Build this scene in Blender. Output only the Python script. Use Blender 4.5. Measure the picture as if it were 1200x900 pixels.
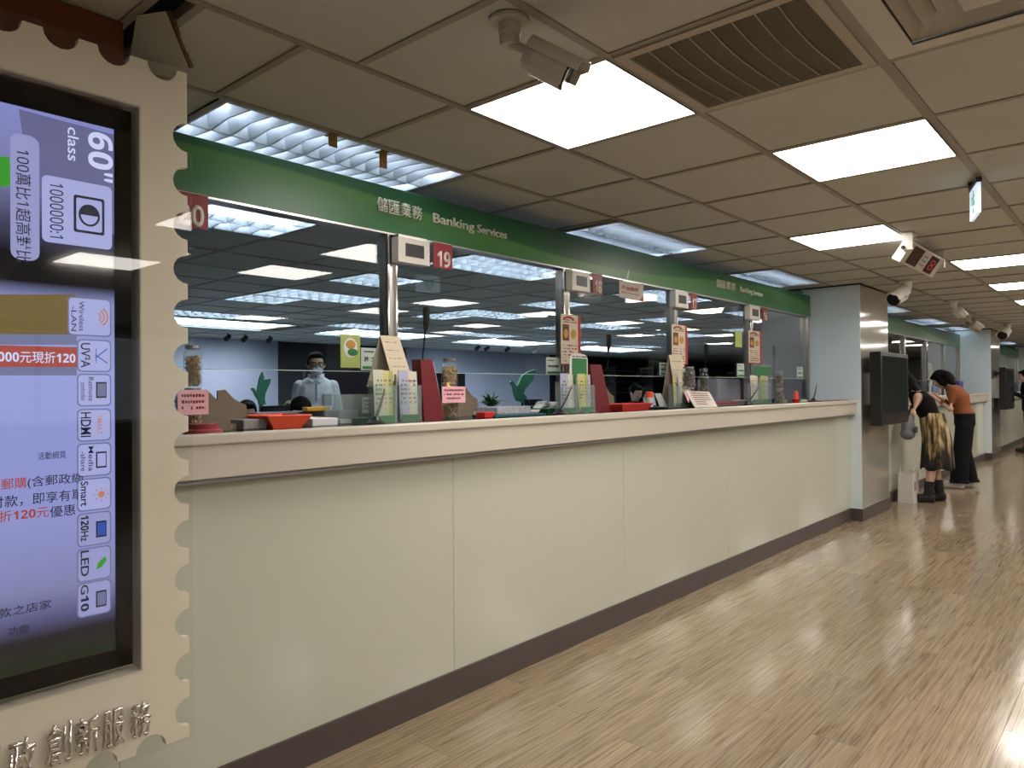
import bpy, bmesh, math, random
from mathutils import Vector, Matrix, Euler
random.seed(7)
for o in list(bpy.data.objects): bpy.data.objects.remove(o)
SC = bpy.context.scene
COL = SC.collection
PI = math.pi
# ------------------------------------------------------------------ camera, world, exposure
H = 1.30            # eye height
ZC = 2.30           # ceiling underside
FPX, YAW, PITCH, ROLL = 852.8, .7212, .0074, -.0075
_f = Vector((math.cos(YAW)*math.cos(PITCH), math.sin(YAW)*math.cos(PITCH), math.sin(PITCH)))
_r = Vector((math.sin(YAW), -math.cos(YAW), 0)); _u = _r.cross(_f)
_r2 = math.cos(ROLL)*_r+math.sin(ROLL)*_u; _u2 = -math.sin(ROLL)*_r+math.cos(ROLL)*_u
camd = bpy.data.cameras.new('camera'); cam = bpy.data.objects.new('camera', camd); COL.objects.link(cam)
camd.sensor_fit = 'HORIZONTAL'; camd.sensor_width = 36; camd.lens = 36*FPX/1200; camd.clip_start = .05; camd.clip_end = 200
M = Matrix((_r2, _u2, -_f)).transposed().to_4x4(); M.translation = (0, 0, H); cam.matrix_world = M
SC.camera = cam
w = bpy.data.worlds.new('world'); SC.world = w; w.use_nodes = True
w.node_tree.nodes['Background'].inputs[0].default_value = (.75, .85, 1, 1)
w.node_tree.nodes['Background'].inputs[1].default_value = .05
SC.view_settings.view_transform = 'Standard'; SC.view_settings.look = 'None'
SC.view_settings.gamma = 1; SC.view_settings.use_curve_mapping = False
SC.view_settings.exposure = 0.0
PANEL_L = 16.0       # radiance of the public hall's light panels
TUBE_L = 26.0       # radiance of the tubes in the louvred fittings
def at(px, py, ax, v):
    """where the sight line measured in the survey photograph meets a real plane (x, y or z = v)"""
    d = _f+(px-600)/FPX*_r2-(py-450)/FPX*_u2; i = 'xyz'.index(ax)
    t = (v-(0, 0, H)[i])/d[i]
    return Vector((d.x*t, d.y*t, H+d.z*t))
def sees(p):
    q = Vector(p)-Vector((0, 0, H)); d = q.dot(_f)
    if d < .1: return None
    return (600+FPX*q.dot(_r2)/d, 450-FPX*q.dot(_u2)/d, d)
# ------------------------------------------------------------------ materials
MATS = {}
def mat(name, col, rough=.5, metal=0, noise=0, nscale=8, bump=0, bscale=60, emit=None, estr=0, spec=.5, coat=0, trans=0, ior=1.45, alpha=1, stretch=None):
    if name in MATS: return MATS[name]
    m = bpy.data.materials.new(name); m.use_nodes = True; nt = m.node_tree; b = nt.nodes['Principled BSDF']
    c = (*col, 1) if len(col) == 3 else col
    b.inputs['Base Color'].default_value = c; b.inputs['Roughness'].default_value = rough; b.inputs['Metallic'].default_value = metal
    b.inputs['Specular IOR Level'].default_value = spec; b.inputs['Coat Weight'].default_value = coat; b.inputs['Coat Roughness'].default_value = .08
    b.inputs['Transmission Weight'].default_value = trans; b.inputs['IOR'].default_value = ior; b.inputs['Alpha'].default_value = alpha
    if noise or bump:
        tc = nt.nodes.new('ShaderNodeTexCoord'); mp = nt.nodes.new('ShaderNodeMapping')
        nt.links.new(tc.outputs['Object'], mp.inputs[0])
        if stretch: mp.inputs['Scale'].default_value = stretch
    if noise:
        n = nt.nodes.new('ShaderNodeTexNoise'); n.inputs['Scale'].default_value = nscale; n.inputs['Detail'].default_value = 5
        nt.links.new(mp.outputs[0], n.inputs['Vector'])
        mx = nt.nodes.new('ShaderNodeMix'); mx.data_type = 'RGBA'
        mx.inputs[6].default_value = tuple(x*(1-noise) for x in c[:3])+(1,); mx.inputs[7].default_value = tuple(min(1, x*(1+noise)) for x in c[:3])+(1,)
        nt.links.new(n.outputs[0], mx.inputs[0]); nt.links.new(mx.outputs[2], b.inputs['Base Color'])
    if bump:
        n = nt.nodes.new('ShaderNodeTexNoise'); n.inputs['Scale'].default_value = bscale; n.inputs['Detail'].default_value = 3
        nt.links.new(mp.outputs[0], n.inputs['Vector'])
        bp = nt.nodes.new('ShaderNodeBump'); bp.inputs['Strength'].default_value = bump; bp.inputs['Distance'].default_value = .005
        nt.links.new(n.outputs[0], bp.inputs['Height']); nt.links.new(bp.outputs[0], b.inputs['Normal'])
    if emit:
        b.inputs['Emission Color'].default_value = (*emit, 1); b.inputs['Emission Strength'].default_value = estr
    MATS[name] = m; return m
def ramp(nt, stops):
    r = nt.nodes.new('ShaderNodeValToRGB'); e = r.color_ramp.elements
    while len(e) < len(stops): e.new(.5)
    for k, (p, c) in enumerate(stops): e[k].position = p; e[k].color = (*c, 1)
    return r
white = mat('white plastic', (.72, .69, .62), .35, noise=.05)
cream = mat('cream laminate', (.58, .54, .45), .38, noise=.06, nscale=3, coat=.2)
blackst = mat('black stone', (.015, .015, .02), .12, noise=.3, nscale=60)
black = mat('black plastic', (.012, .012, .013), .35, noise=.2)
blackm = mat('matt black', (.01, .01, .01), .7, noise=.2)
dark = mat('dark print', (.04, .04, .05), .6, noise=.1)
steel = mat('brushed steel', (.50, .49, .47), .28, 1, noise=.1, nscale=30, stretch=(1, 1, .05))
chrome = mat('polished steel', (.75, .72, .68), .12, 1, noise=.03)
gridm = mat('grid paint', (.30, .265, .215), .5, noise=.12, nscale=4)
tilem = mat('ceiling tile', (.50, .50, .44), .9, noise=.07, nscale=2.5, bump=.12, bscale=220)
tornm = mat('torn fibre board', (.12, .06, .025), .95, noise=.4, nscale=40, bump=.6)
skirtm = mat('skirting brown', (.085, .065, .06), .42, noise=.15, nscale=5)
glassg = mat('green back-painted glass', (.56, .575, .465), .06, noise=.03, nscale=1.2, spec=.5)
glassb = mat('blue back-painted glass', (.66, .77, .80), .10, noise=.03, nscale=1.2, coat=.5)
glassm = mat('grey mirror glass', (.34, .335, .285), .10, noise=.03, nscale=1.2, spec=1, coat=.8)
wallm = mat('painted wall', (.55, .52, .46), .8, noise=.05)
wallw = mat('white wall', (.27, .285, .34), .7, noise=.04)
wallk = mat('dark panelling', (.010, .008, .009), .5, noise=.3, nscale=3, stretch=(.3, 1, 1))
red = mat('red plastic', (.55, .02, .02), .35, noise=.08)
dred = mat('dark red board', (.17, .012, .018), .45, noise=.12)
orange = mat('orange tray', (.95, .12, .05), .35, noise=.06)
pink = mat('pink paper', (.85, .45, .50), .8, noise=.04)
paper = mat('white paper', (.72, .72, .70), .8, noise=.05)
green = mat('green print', (.03, .20, .06), .5, noise=.15)
lime = mat('lime print', (.40, .48, .14), .55, noise=.25, nscale=25)
taupe = mat('taupe board', (.20, .16, .11), .6, noise=.1)
gold = mat('gold wrappers', (.42, .25, .06), .3, .5, noise=.6, nscale=60)
cocoa = mat('brown wrappers', (.09, .045, .02), .4, 0, noise=.7, nscale=50)
skinm = mat('skin', (.60, .38, .28), .55, noise=.08)
hairm = mat('black hair', (.006, .005, .005), .7, spec=.15, noise=.4, nscale=50, stretch=(1, 1, .1))
leafm = mat('dark leaf', (.04, .12, .03), .5, noise=.4, nscale=12)
leaf2 = mat('yellow green leaf', (.14, .20, .05), .5, noise=.4, nscale=12)
potm = mat('pot glaze', (.30, .28, .24), .4, noise=.1)
deskm = mat('grey desk laminate', (.30, .30, .31), .5, noise=.06)
navy = mat('navy plastic', (.03, .04, .09), .4, noise=.2)
birdm = mat('green bird board', (.008, .065, .03), .5, noise=.2)
def glass_sheet(n_=1.5):
    m = bpy.data.materials.new('window glass'); m.use_nodes = True; nt = m.node_tree; nt.nodes.clear()
    out = nt.nodes.new('ShaderNodeOutputMaterial'); mx = nt.nodes.new('ShaderNodeMixShader')
    tr = nt.nodes.new('ShaderNodeBsdfTransparent'); gl = nt.nodes.new('ShaderNodeBsdfGlossy'); fr = nt.nodes.new('ShaderNodeFresnel')
    tr.inputs[0].default_value = (.93, .96, .95, 1); gl.inputs['Roughness'].default_value = 0; 
    geo = nt.nodes.new('ShaderNodeNewGeometry'); io = nt.nodes.new('ShaderNodeMapRange'); io.inputs[3].default_value = n_; io.inputs[4].default_value = 1/n_
    nt.links.new(geo.outputs['Backfacing'], io.inputs[0]); nt.links.new(io.outputs[0], fr.inputs[0])   # both faces reflect as air to glass, as in a thin sheet
    nt.links.new(fr.outputs[0], mx.inputs[0]); nt.links.new(tr.outputs[0], mx.inputs[1]); nt.links.new(gl.outputs[0], mx.inputs[2]); nt.links.new(mx.outputs[0], out.inputs[0])
    return m
glass = glass_sheet(); glass.name = 'window glass'
acr = glass_sheet(1.3); acr.name = 'clear acrylic'
_nt = acr.node_tree; _mx = _nt.nodes.new('ShaderNodeMixShader'); _df = _nt.nodes.new('ShaderNodeBsdfDiffuse'); _df.inputs[0].default_value = (.8, .85, .85, 1); _mx.inputs[0].default_value = .10
_out = [n for n in _nt.nodes if n.type == 'OUTPUT_MATERIAL'][0]; _src = _out.inputs[0].links[0].from_socket
_nt.links.new(_src, _mx.inputs[1]); _nt.links.new(_df.outputs[0], _mx.inputs[2]); _nt.links.new(_mx.outputs[0], _out.inputs[0])
coverm = glass_sheet(1.36); coverm.name = 'clear cover'
[n for n in coverm.node_tree.nodes if n.type == 'BSDF_TRANSPARENT'][0].inputs[0].default_value = (.985, .99, .985, 1)
def plank_mat():
    m = bpy.data.materials.new('oak vinyl plank'); m.use_nodes = True; nt = m.node_tree; b = nt.nodes['Principled BSDF']
    geo = nt.nodes.new('ShaderNodeNewGeometry'); oi = nt.nodes.new('ShaderNodeObjectInfo'); add = nt.nodes.new('ShaderNodeMath'); fr = nt.nodes.new('ShaderNodeMath'); fr.operation = 'FRACT'
    nt.links.new(geo.outputs['Random Per Island'], add.inputs[0]); nt.links.new(oi.outputs['Random'], add.inputs[1]); nt.links.new(add.outputs[0], fr.inputs[0])
    sep = nt.nodes.new('ShaderNodeVectorMath'); sep.operation = 'SCALE'; sep.inputs['Scale'].default_value = 1
    off = nt.nodes.new('ShaderNodeCombineXYZ'); mul = nt.nodes.new('ShaderNodeMath'); mul.operation = 'MULTIPLY'; mul.inputs[1].default_value = 37
    nt.links.new(fr.outputs[0], mul.inputs[0]); nt.links.new(mul.outputs[0], off.inputs[0]); nt.links.new(mul.outputs[0], off.inputs[2])
    va = nt.nodes.new('ShaderNodeVectorMath'); nt.links.new(geo.outputs['Position'], va.inputs[0]); nt.links.new(off.outputs[0], va.inputs[1])
    mp = nt.nodes.new('ShaderNodeMapping'); mp.inputs['Scale'].default_value = (2.2, 70, 1); nt.links.new(va.outputs[0], mp.inputs[0])
    n = nt.nodes.new('ShaderNodeTexNoise'); n.inputs['Scale'].default_value = 1.6; n.inputs['Detail'].default_value = 8; n.inputs['Distortion'].default_value = .8
    nt.links.new(mp.outputs[0], n.inputs['Vector'])
    r = ramp(nt, [(.28, (.15, .103, .060)), (.45, (.275, .205, .130)), (.6, (.34, .262, .170)), (.78, (.41, .325, .220))])
    nt.links.new(n.outputs[0], r.inputs[0])
    hs = nt.nodes.new('ShaderNodeHueSaturation'); mr = nt.nodes.new('ShaderNodeMapRange'); mr.inputs[3].default_value = .88; mr.inputs[4].default_value = 1.12
    nt.links.new(fr.outputs[0], mr.inputs[0]); nt.links.new(mr.outputs[0], hs.inputs['Value']); nt.links.new(r.outputs[0], hs.inputs['Color'])
    nt.links.new(hs.outputs[0], b.inputs['Base Color']); b.inputs['Roughness'].default_value = .13; b.inputs['Specular IOR Level'].default_value = .8
    n2 = nt.nodes.new('ShaderNodeTexNoise'); n2.inputs['Scale'].default_value = 2.2; n2.inputs['Detail'].default_value = 2; nt.links.new(geo.outputs['Position'], n2.inputs['Vector'])
    bp = nt.nodes.new('ShaderNodeBump'); bp.inputs['Strength'].default_value = .12; bp.inputs['Distance'].default_value = .02
    bp2 = nt.nodes.new('ShaderNodeBump'); bp2.inputs['Strength'].default_value = .10; bp2.inputs['Distance'].default_value = .002
    nt.links.new(n2.outputs[0], bp.inputs['Height']); nt.links.new(n.outputs[0], bp2.inputs['Height']); nt.links.new(bp.outputs[0], bp2.inputs['Normal']); nt.links.new(bp2.outputs[0], b.inputs['Normal'])
    return m
plankm = plank_mat()
def banner_mat():
    m = bpy.data.materials.new('green banner print'); m.use_nodes = True; nt = m.node_tree; b = nt.nodes['Principled BSDF']
    geo = nt.nodes.new('ShaderNodeNewGeometry'); sx = nt.nodes.new('ShaderNodeSeparateXYZ'); nt.links.new(geo.outputs['Position'], sx.inputs[0])
    # a printed lighter swoosh: band around z = z0 + a sin(k x)
    k = nt.nodes.new('ShaderNodeMath'); k.operation = 'MULTIPLY'; k.inputs[1].default_value = 1.25; nt.links.new(sx.outputs[0], k.inputs[0])
    s = nt.nodes.new('ShaderNodeMath'); s.operation = 'SINE'; nt.links.new(k.outputs[0], s.inputs[0])
    a = nt.nodes.new('ShaderNodeMath'); a.operation = 'MULTIPLY_ADD'; a.inputs[1].default_value = .06; a.inputs[2].default_value = 2.12; nt.links.new(s.outputs[0], a.inputs[0])
    d = nt.nodes.new('ShaderNodeMath'); d.operation = 'SUBTRACT'; nt.links.new(sx.outputs[2], d.inputs[0]); nt.links.new(a.outputs[0], d.inputs[1])
    mr = nt.nodes.new('ShaderNodeMapRange'); mr.inputs[1].default_value = -.12; mr.inputs[2].default_value = .12; nt.links.new(d.outputs[0], mr.inputs[0])
    r = ramp(nt, [(0, (.008, .13, .028)), (.48, (.055, .18, .03)), (.54, (.006, .09, .026)), (1, (.004, .06, .022))])
    nt.links.new(mr.outputs[0], r.inputs[0]); nt.links.new(r.outputs[0], b.inputs['Base Color']); b.inputs['Roughness'].default_value = .35
    return m
bannerm = banner_mat()
panelm = mat('panel diffuser', (.9, .9, .9), .5, emit=(1, .93, .865), estr=PANEL_L)
tubem = mat('fluorescent tube', (.9, .9, .9), .5, emit=(.78, .90, 1), estr=TUBE_L)
coolm = mat('cool light sheet', (.9, .9, .9), .5, emit=(.72, .87, 1), estr=8)
louvm = mat('louvre aluminium', (.52, .55, .60), .45, 0, noise=.03)
housem = mat('fitting housing', (.55, .57, .60), .5, noise=.03)
exitm = mat('exit lightbox', (.8, .85, .9), .4, emit=(.62, .80, 1), estr=.75)
# ------------------------------------------------------------------ object helpers
def wloc(o):
    v = Vector((0, 0, 0))
    while o: v += o.location; o = o.parent
    return v
def tag(o, label=None, cat=None, group=None, kind=None):
    if label: o['label'] = label
    if cat: o['category'] = cat
    if group: o['group'] = group
    if kind: o['kind'] = kind
    return o
def thing(name, label, cat, loc=(0, 0, 0), group=None, rz=0):
    o = bpy.data.objects.new(name, None); COL.objects.link(o); o.location = loc; o.rotation_euler.z = rz; o.empty_display_size = .05
    return tag(o, label, cat, group)
class MB:
    def __init__(s): s.bm = bmesh.new()
    def box(s, x0, x1, y0, y1, z0, z1, bev=0):
        vs = [s.bm.verts.new((x, y, z)) for z in (z0, z1) for x, y in ((x0, y0), (x1, y0), (x1, y1), (x0, y1))]
        fs = [s.bm.faces.new([vs[i] for i in f]) for f in ((3, 2, 1, 0), (4, 5, 6, 7), (0, 1, 5, 4), (1, 2, 6, 5), (2, 3, 7, 6), (3, 0, 4, 7))]
        if bev:
            es = {e for f in fs for e in f.edges}
            bmesh.ops.bevel(s.bm, geom=list(es), offset=bev, segments=2, affect='EDGES', profile=.5)
        return s
    def obox(s, c, ax, ay, az, bev=0):   # centre and three half-axis vectors
        c, ax, ay, az = map(Vector, (c, ax, ay, az))
        vs = [s.bm.verts.new(c+i*ax+j*ay+k*az) for k in (-1, 1) for i, j in ((-1, -1), (1, -1), (1, 1), (-1, 1))]
        fs = [s.bm.faces.new([vs[i] for i in f]) for f in ((3, 2, 1, 0), (4, 5, 6, 7), (0, 1, 5, 4), (1, 2, 6, 5), (2, 3, 7, 6), (3, 0, 4, 7))]
        if bev:
            es = {e for f in fs for e in f.edges}
            bmesh.ops.bevel(s.bm, geom=list(es), offset=bev, segments=2, affect='EDGES', profile=.5)
        return s
    def prism(s, pts, d):                # polygon extruded by vector d
        d = Vector(d); a = [s.bm.verts.new(Vector(p)) for p in pts]; b = [s.bm.verts.new(Vector(p)+d) for p in pts]; n = len(a)
        s.bm.faces.new(a); s.bm.faces.new(b[::-1])
        for i in range(n): s.bm.faces.new((a[(i+1) % n], a[i], b[i], b[(i+1) % n]))
        return s
    def tube(s, pts, r, n=10, cap=True):
        pts = [Vector(p) for p in pts]; rr = r if isinstance(r, (list, tuple)) else [r]*len(pts); rings = []
        for i, p in enumerate(pts):
            t = (pts[min(i+1, len(pts)-1)]-pts[max(i-1, 0)]).normalized()
            a = t.orthogonal().normalized() if i == 0 else (pa-t*pa.dot(t)).normalized()
            pa = a; b = t.cross(a)
            rings.append([s.bm.verts.new(p+rr[i]*(math.cos(2*PI*k/n)*a+math.sin(2*PI*k/n)*b)) for k in range(n)])
        for i in range(len(rings)-1):
            for k in range(n): s.bm.faces.new((rings[i][k], rings[i][(k+1) % n], rings[i+1][(k+1) % n], rings[i+1][k]))
        if cap: s.bm.faces.new(rings[0][::-1]); s.bm.faces.new(rings[-1])
        return s
    def lathe(s, c, prof, n=16):         # prof: list of (r, z)
        c = Vector(c); rings = [[s.bm.verts.new(c+Vector((r*math.cos(2*PI*k/n), r*math.sin(2*PI*k/n), z))) for k in range(n)] for r, z in prof]
        for i in range(len(rings)-1):
            for k in range(n): s.bm.faces.new((rings[i][k], rings[i][(k+1) % n], rings[i+1][(k+1) % n], rings[i+1][k]))
        s.bm.faces.new(rings[0][::-1]); s.bm.faces.new(rings[-1]); return s
    def ball(s, c, r, seg=12, rings=8):
        r = Vector(r) if hasattr(r, '__len__') else Vector((r, r, r))
        bmesh.ops.create_uvsphere(s.bm, u_segments=seg, v_segments=rings, radius=1, matrix=Matrix.Translation(Vector(c)) @ Matrix.Diagonal((*r, 1)))
        return s
    def quad(s, pts):
        s.bm.faces.new([s.bm.verts.new(Vector(p)) for p in pts]); return s
    def mesh(s, name, m, base=Vector((0, 0, 0)), smooth=False):
        bmesh.ops.recalc_face_normals(s.bm, faces=s.bm.faces)
        me = bpy.data.meshes.new(name); s.bm.to_mesh(me); s.bm.free()
        if base.length: me.transform(Matrix.Translation(-base))
        me.materials.append(m)
        if smooth:
            for p in me.polygons: p.use_smooth = True
        return me
    def build(s, name, m, parent=None, smooth=False, org=None):
        base = wloc(parent) if parent else (Vector(org) if org else Vector((0, 0, 0)))
        o = bpy.data.objects.new(name, s.mesh(name, m, base, smooth)); COL.objects.link(o)
        if parent: o.parent = parent
        else: o.location = base
        return o
def struct(name, mb, m, **k):
    return tag(mb.build(name, m, **k), kind='structure')
def single(name, mb, m, label, cat, org, group=None, smooth=False):
    return tag(mb.build(name, m, org=org, smooth=smooth), label, cat, group)
def text(name, body, m, parent, o, right=(1, 0, 0), up=(0, 0, 1), width=None, height=.05, ex=.0012, bold=0.0, raise_=.001):
    """flat or raised lettering: o = lower-left corner, right x up = the way it faces"""
    c = bpy.data.curves.new(name, 'FONT'); c.body = ''.join(chr((0x1D7EC if bold > .005 else 0x1D7E2)+int(q)) if q in '0123456789' else q for q in body); c.extrude = 0; c.offset = bold; c.resolution_u = 3
    t = bpy.data.objects.new(name, c); COL.objects.link(t)
    dg = bpy.context.evaluated_depsgraph_get(); me = bpy.data.meshes.new_from_object(t.evaluated_get(dg)); bpy.data.objects.remove(t)
    xs = [v.co.x for v in me.vertices]; ys = [v.co.y for v in me.vertices]
    if not xs: return None
    x0, x1, y0, y1 = min(xs), max(xs), min(ys), max(ys); sy = height/(y1-y0); sx = width/(x1-x0) if width else sy
    right = Vector(right).normalized(); up = Vector(up).normalized(); n = right.cross(up); o = Vector(o)
    bm = bmesh.new(); bm.from_mesh(me)
    if ex > 0:
        g = bmesh.ops.extrude_face_region(bm, geom=list(bm.faces)); 
        for v in [v for v in g['geom'] if isinstance(v, bmesh.types.BMVert)]: v.co.z += 1
    for v in bm.verts: v.co = o+(v.co.x-x0)*sx*right+(v.co.y-y0)*sy*up+n*(raise_+v.co.z*ex)
    bmesh.ops.recalc_face_normals(bm, faces=bm.faces)
    bm.to_mesh(me); bm.free(); me.materials.clear(); me.materials.append(m)
    me.transform(Matrix.Translation(-wloc(parent)))
    ob = bpy.data.objects.new(name, me); COL.objects.link(ob); ob.parent = parent; return ob
def copy_tree(o, parent=None):
    c = o.copy(); COL.objects.link(c); c.parent = parent
    for ch in list(o.children): copy_tree(ch, c)
    return c
def marks(mb, x0, x1, z0, z1, y, rows, dens=.8, seed=1):
    """small unreadable print: little dashes on a card facing -y"""
    r = random.Random(seed); h = (z1-z0)/rows
    for k in range(rows):
        x = x0; zc = z1-(k+.5)*h
        while x < x1:
            wd = h*.42*r.uniform(.6, 1.1)
            if r.random() < dens: mb.box(x, min(x1, x+wd), y-.0006, y, zc-h*.28*r.uniform(.6, 1), zc+h*.28*r.uniform(.6, 1))
            x += wd+h*.12
    return mb
# ------------------------------------------------------------------ setting: floor, ceiling, walls
XA, XB, YA, YW = -3.0, 30.0, -7.6, 13.2
base = struct('floor', MB().box(XA, XB, YA, YW, -.06, -.008), mat('screed', (.10, .07, .045), .8, noise=.1))
PW, PL = .18, 1.22
cells = []
for j in range(int((2.3-YA)/PW)):
    y = 2.235-(j+1)*PW; o_ = (j*.47) % 1*PL
    for i in range(-3, 26):
        x = i*PL+o_
        s = sees((x+PL/2, y+PW/2, 0))
        vis = s and -250 < s[0] < 1400 and s[1] < 1150
        cells.append((s[2] if vis else 1e9, x, y))
cells.sort(); nearc = cells[:290]
me = MB().box(-PL/2, PL/2-.0012, -PW/2, PW/2-.0012, -.008, 0).mesh('plank', plankm)
for d, x, y in nearc:
    o = bpy.data.objects.new('plank', me); COL.objects.link(o); o.parent = base; o.location = (x+PL/2, y+PW/2, 0)
mb = MB()
for d, x, y in cells[290:]: mb.box(x, x+PL-.0012, y, y+PW-.0012, -.008, 0)
tag(mb.build('far_planks', plankm, base), kind='stuff')
MB().box(XA, XB, 2.236, YW, -.008, 0).build('office_vinyl', mat('grey office vinyl', (.27, .285, .33), .5, noise=.1, nscale=3), base)
ceil = struct('ceiling', MB().box(XA, XB, YA, YW, ZC+.22, ZC+.3), mat('void above ceiling', (.03, .03, .03), .9, noise=.1))
# rows (y0,y1) and their x joints
pub_rows = [(1.2237, 1.8301, [.787, 1.37]+[1.836+.609*k for k in range(-0, 47)]),
            (1.8301, 2.3665, [.787, .885]+[1.19+.602*k for k in range(0, 48)])]
pub_rows[0] = (1.2237, 1.8301, [.76, 1.37]+[1.836+.609*k for k in range(47)])
left01 = [.787-.602*k for k in range(6, 0, -1)]
pub_rows[1] = (1.8301, 2.3665, left01+[.787, .885]+[1.19+.602*k for k in range(48)])
pub_rows[0] = (1.2237, 1.8301, [1.37-.609*k for k in range(7, 0, -1)]+[1.37]+[1.836+.609*k for k in range(47)])
pub_rows.append((.609, 1.2237, [1.836+.609*k for k in range(-7, 47)]))
yy = .609
while yy > YA:
    pub_rows.append((yy-.609, yy, [1.836+.609*k for k in range(-7, 47)])); yy -= .609
staff_rows = [(2.3665, 3.02, [1.22+.603*k for k in range(-6, 48)])]
yy = 3.02
while yy < YW-.2:
    staff_rows.append((yy, yy+.655, [3.85+.66*k for k in range(-10, 40)])); yy += .655
rows = pub_rows+staff_rows
skip = []                                     # openings: (x0,x1,y0,y1)
def opening(x0, x1, y0, y1): skip.append((x0, x1, y0, y1))
def blocked(x0, x1, y0, y1):
    cx, cy = (x0+x1)/2, (y0+y1)/2
    return any(a < cx < b and c < cy < d for a, b, c, d in skip)
PANELS = []                                   # (x,y) cells with flat panels
def prow(k): return (.609-.609*(k+1), .609-.609*k)
def cellx(x, xs): return min(range(len(xs)-1), key=lambda i: abs((xs[i]+xs[i+1])/2-x))
for r_i, xc in ((0, 2.14), (0, 5.19), (2, 3.36), (2, 7.02), (2, 8.85), (2, 10.68), (2, 12.6), (2, 14.4), (2, 16.3), (2, 18.1), (2, 20), (2, 22)):  # last ones continue the row out of view, added to brighten the far aisle
    y0, y1, xs = pub_rows[r_i]; i = cellx(xc, xs); PANELS.append((xs[i], xs[i+1], y0, y1))
xs = pub_rows[3][2]
for k, xc in ((1, 2.14), (1, 3.36), (2, 5.8), (2, 7.7), (2, 9.6), (2, 11.5), (2, 13.3), (4, 2.14), (4, 5.8), (5, 8.2), (4, 11.6), (7, 1.5), (7, 5.2), (7, 9), (1, .3), (4, -1), (2, 15.1), (2, 17), (2, 18.9), (4, 15.6), (4, 19)):  # some, behind the camera and far along, are unseen additions to brighten the hall
    y0, y1 = prow(k); i = cellx(xc, xs); PANELS.append((xs[i], xs[i+1], y0, y1))
for p in PANELS: opening(*p)
LOUV = []                                     # (x0,x1,y0,y1)
r0 = staff_rows[0]
for x0 in (1.22, 3.70, 6.10, 9.7, 12.15, 14.2, 17.5, 20): LOUV.append((x0, x0+1.19, r0[0], r0[1]))
for ri, lst in ((2, [(1.21, 2), (3.85, 2), (6.49, 2), (9.13, 2)]), (4, [(3.85, 1), (6.49, 1), (9.13, 1), (11.77, 1)]), (6, [(3.85, 2), (6.49, 2), (9.13, 2), (11.77, 2)]), (7, [(3.85, 1), (6.49, 1), (9.13, 1)]), (10, [(3.85, 2), (6.49, 2), (9.13, 2), (11.77, 2), (14.41, 2)])):
    y0, y1, xs = staff_rows[ri]
    for x0, n in lst: LOUV.append((x0, x0+.66*n, y0, y1))
for l in LOUV:                                # fixtures cut their own openings, two cells wide
    opening(*l)
VENT = (1.836, 2.445, .609, 1.2237); DIFF = (1.836, 2.445, 0, .609); HOLE = (.787, .885, 1.8301, 2.3665)
for v in (VENT, DIFF, HOLE): opening(*v)
COVES = [(3.2, 6.2, 9.62, 10.9), (7.2, 9.4, 9.62, 10.9), (10.5, 12.8, 9.62, 10.9), (14, 17, 9.62, 10.9)]
for c in COVES: opening(*c)
tiles = []
for y0, y1, xs in rows:
    lim = YA if y0 < YA else y0
    for a, b in zip(xs, xs[1:]):
        if b < XA or a > XB or blocked(a, b, y0, y1): continue
        # columns pierce the ceiling: tiles simply butt above them
        hit = [s_ for s_ in skip if s_[2] < (y0+y1)/2 < s_[3] and s_[0] < b-.02 and s_[1] > a+.02]
        segs = [(a, b)]
        for s_ in hit:
            new = []
            for p, q in segs:
                if s_[0] > p+.02: new.append((p, min(q, s_[0])))
                if s_[1] < q-.02: new.append((max(p, s_[1]), q))
                if s_[0] >= q or s_[1] <= p: new.append((p, q))
            segs = [t for t in set(new) if t[1]-t[0] > .03]
        for p, q in segs: tiles.append((p, q, y0, y1))
def tkey(t):
    s = sees(((t[0]+t[1])/2, (t[2]+t[3])/2, ZC))
    if not s or s[0] < -150 or s[0] > 1350 or s[1] < -150: return 1e9
    return s[2]+(3 if t[2] > 2.3 else 0)
tiles.sort(key=tkey)
tmesh = {}
G = .011
for t in tiles[:295]:
    wx, wy = round(t[1]-t[0], 3), round(t[3]-t[2], 3)
    if (wx, wy) not in tmesh: tmesh[(wx, wy)] = MB().box(-wx/2+G, wx/2-G, -wy/2+G, wy/2-G, 0, .015).mesh('ceiling_tile', tilem)
    o = bpy.data.objects.new('ceiling_tile', tmesh[(wx, wy)]); COL.objects.link(o); o.parent = ceil
    o.location = ((t[0]+t[1])/2, (t[2]+t[3])/2, ZC+.004+random.uniform(0, .003)); o.rotation_euler = (random.uniform(-.003, .003), random.uniform(-.003, .003), 0)
mb = MB()
for t in tiles[295:]: mb.box(t[0]+G, t[1]-G, t[2]+G, t[3]-G, ZC+.004, ZC+.019)
tag(mb.build('far_ceiling_tiles', tilem, ceil), kind='stuff')
thick = {1.2237: .028, .609: .034}
ys = sorted({round(r[0], 4) for r in rows} | {round(r[1], 4) for r in rows})
for y in ys:
    if y < YA or y > YW: continue
    hw = thick.get(y, .024)/2
    MB().box(XA, XB, y-hw, y+hw, ZC-.001, ZC+.03).build('grid_runner', gridm, ceil)
mb = MB()
for y0, y1, xs in rows:
    for x in xs:
        if XA < x < XB and not any(s_[0]+.05 < x < s_[1]-.05 and s_[2] < (y0+y1)/2 < s_[3] for s_ in skip): mb.box(x-.012, x+.012, max(YA, y0)+.014, y1-.014, ZC-.0005, ZC+.03)
for s_ in LOUV+COVES:
    for x in (s_[0], s_[1]): mb.box(x-.012, x+.012, s_[2]+.014, s_[3]-.014, ZC-.0004, ZC+.03)
tag(mb.build('cross_tees', gridm, ceil), kind='stuff')
struct('wall_right', MB().box(XA, XB, YA-.15, YA, 0, ZC+.3), mat('brown wall', (.045, .04, .035), .7, noise=.1))
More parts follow.
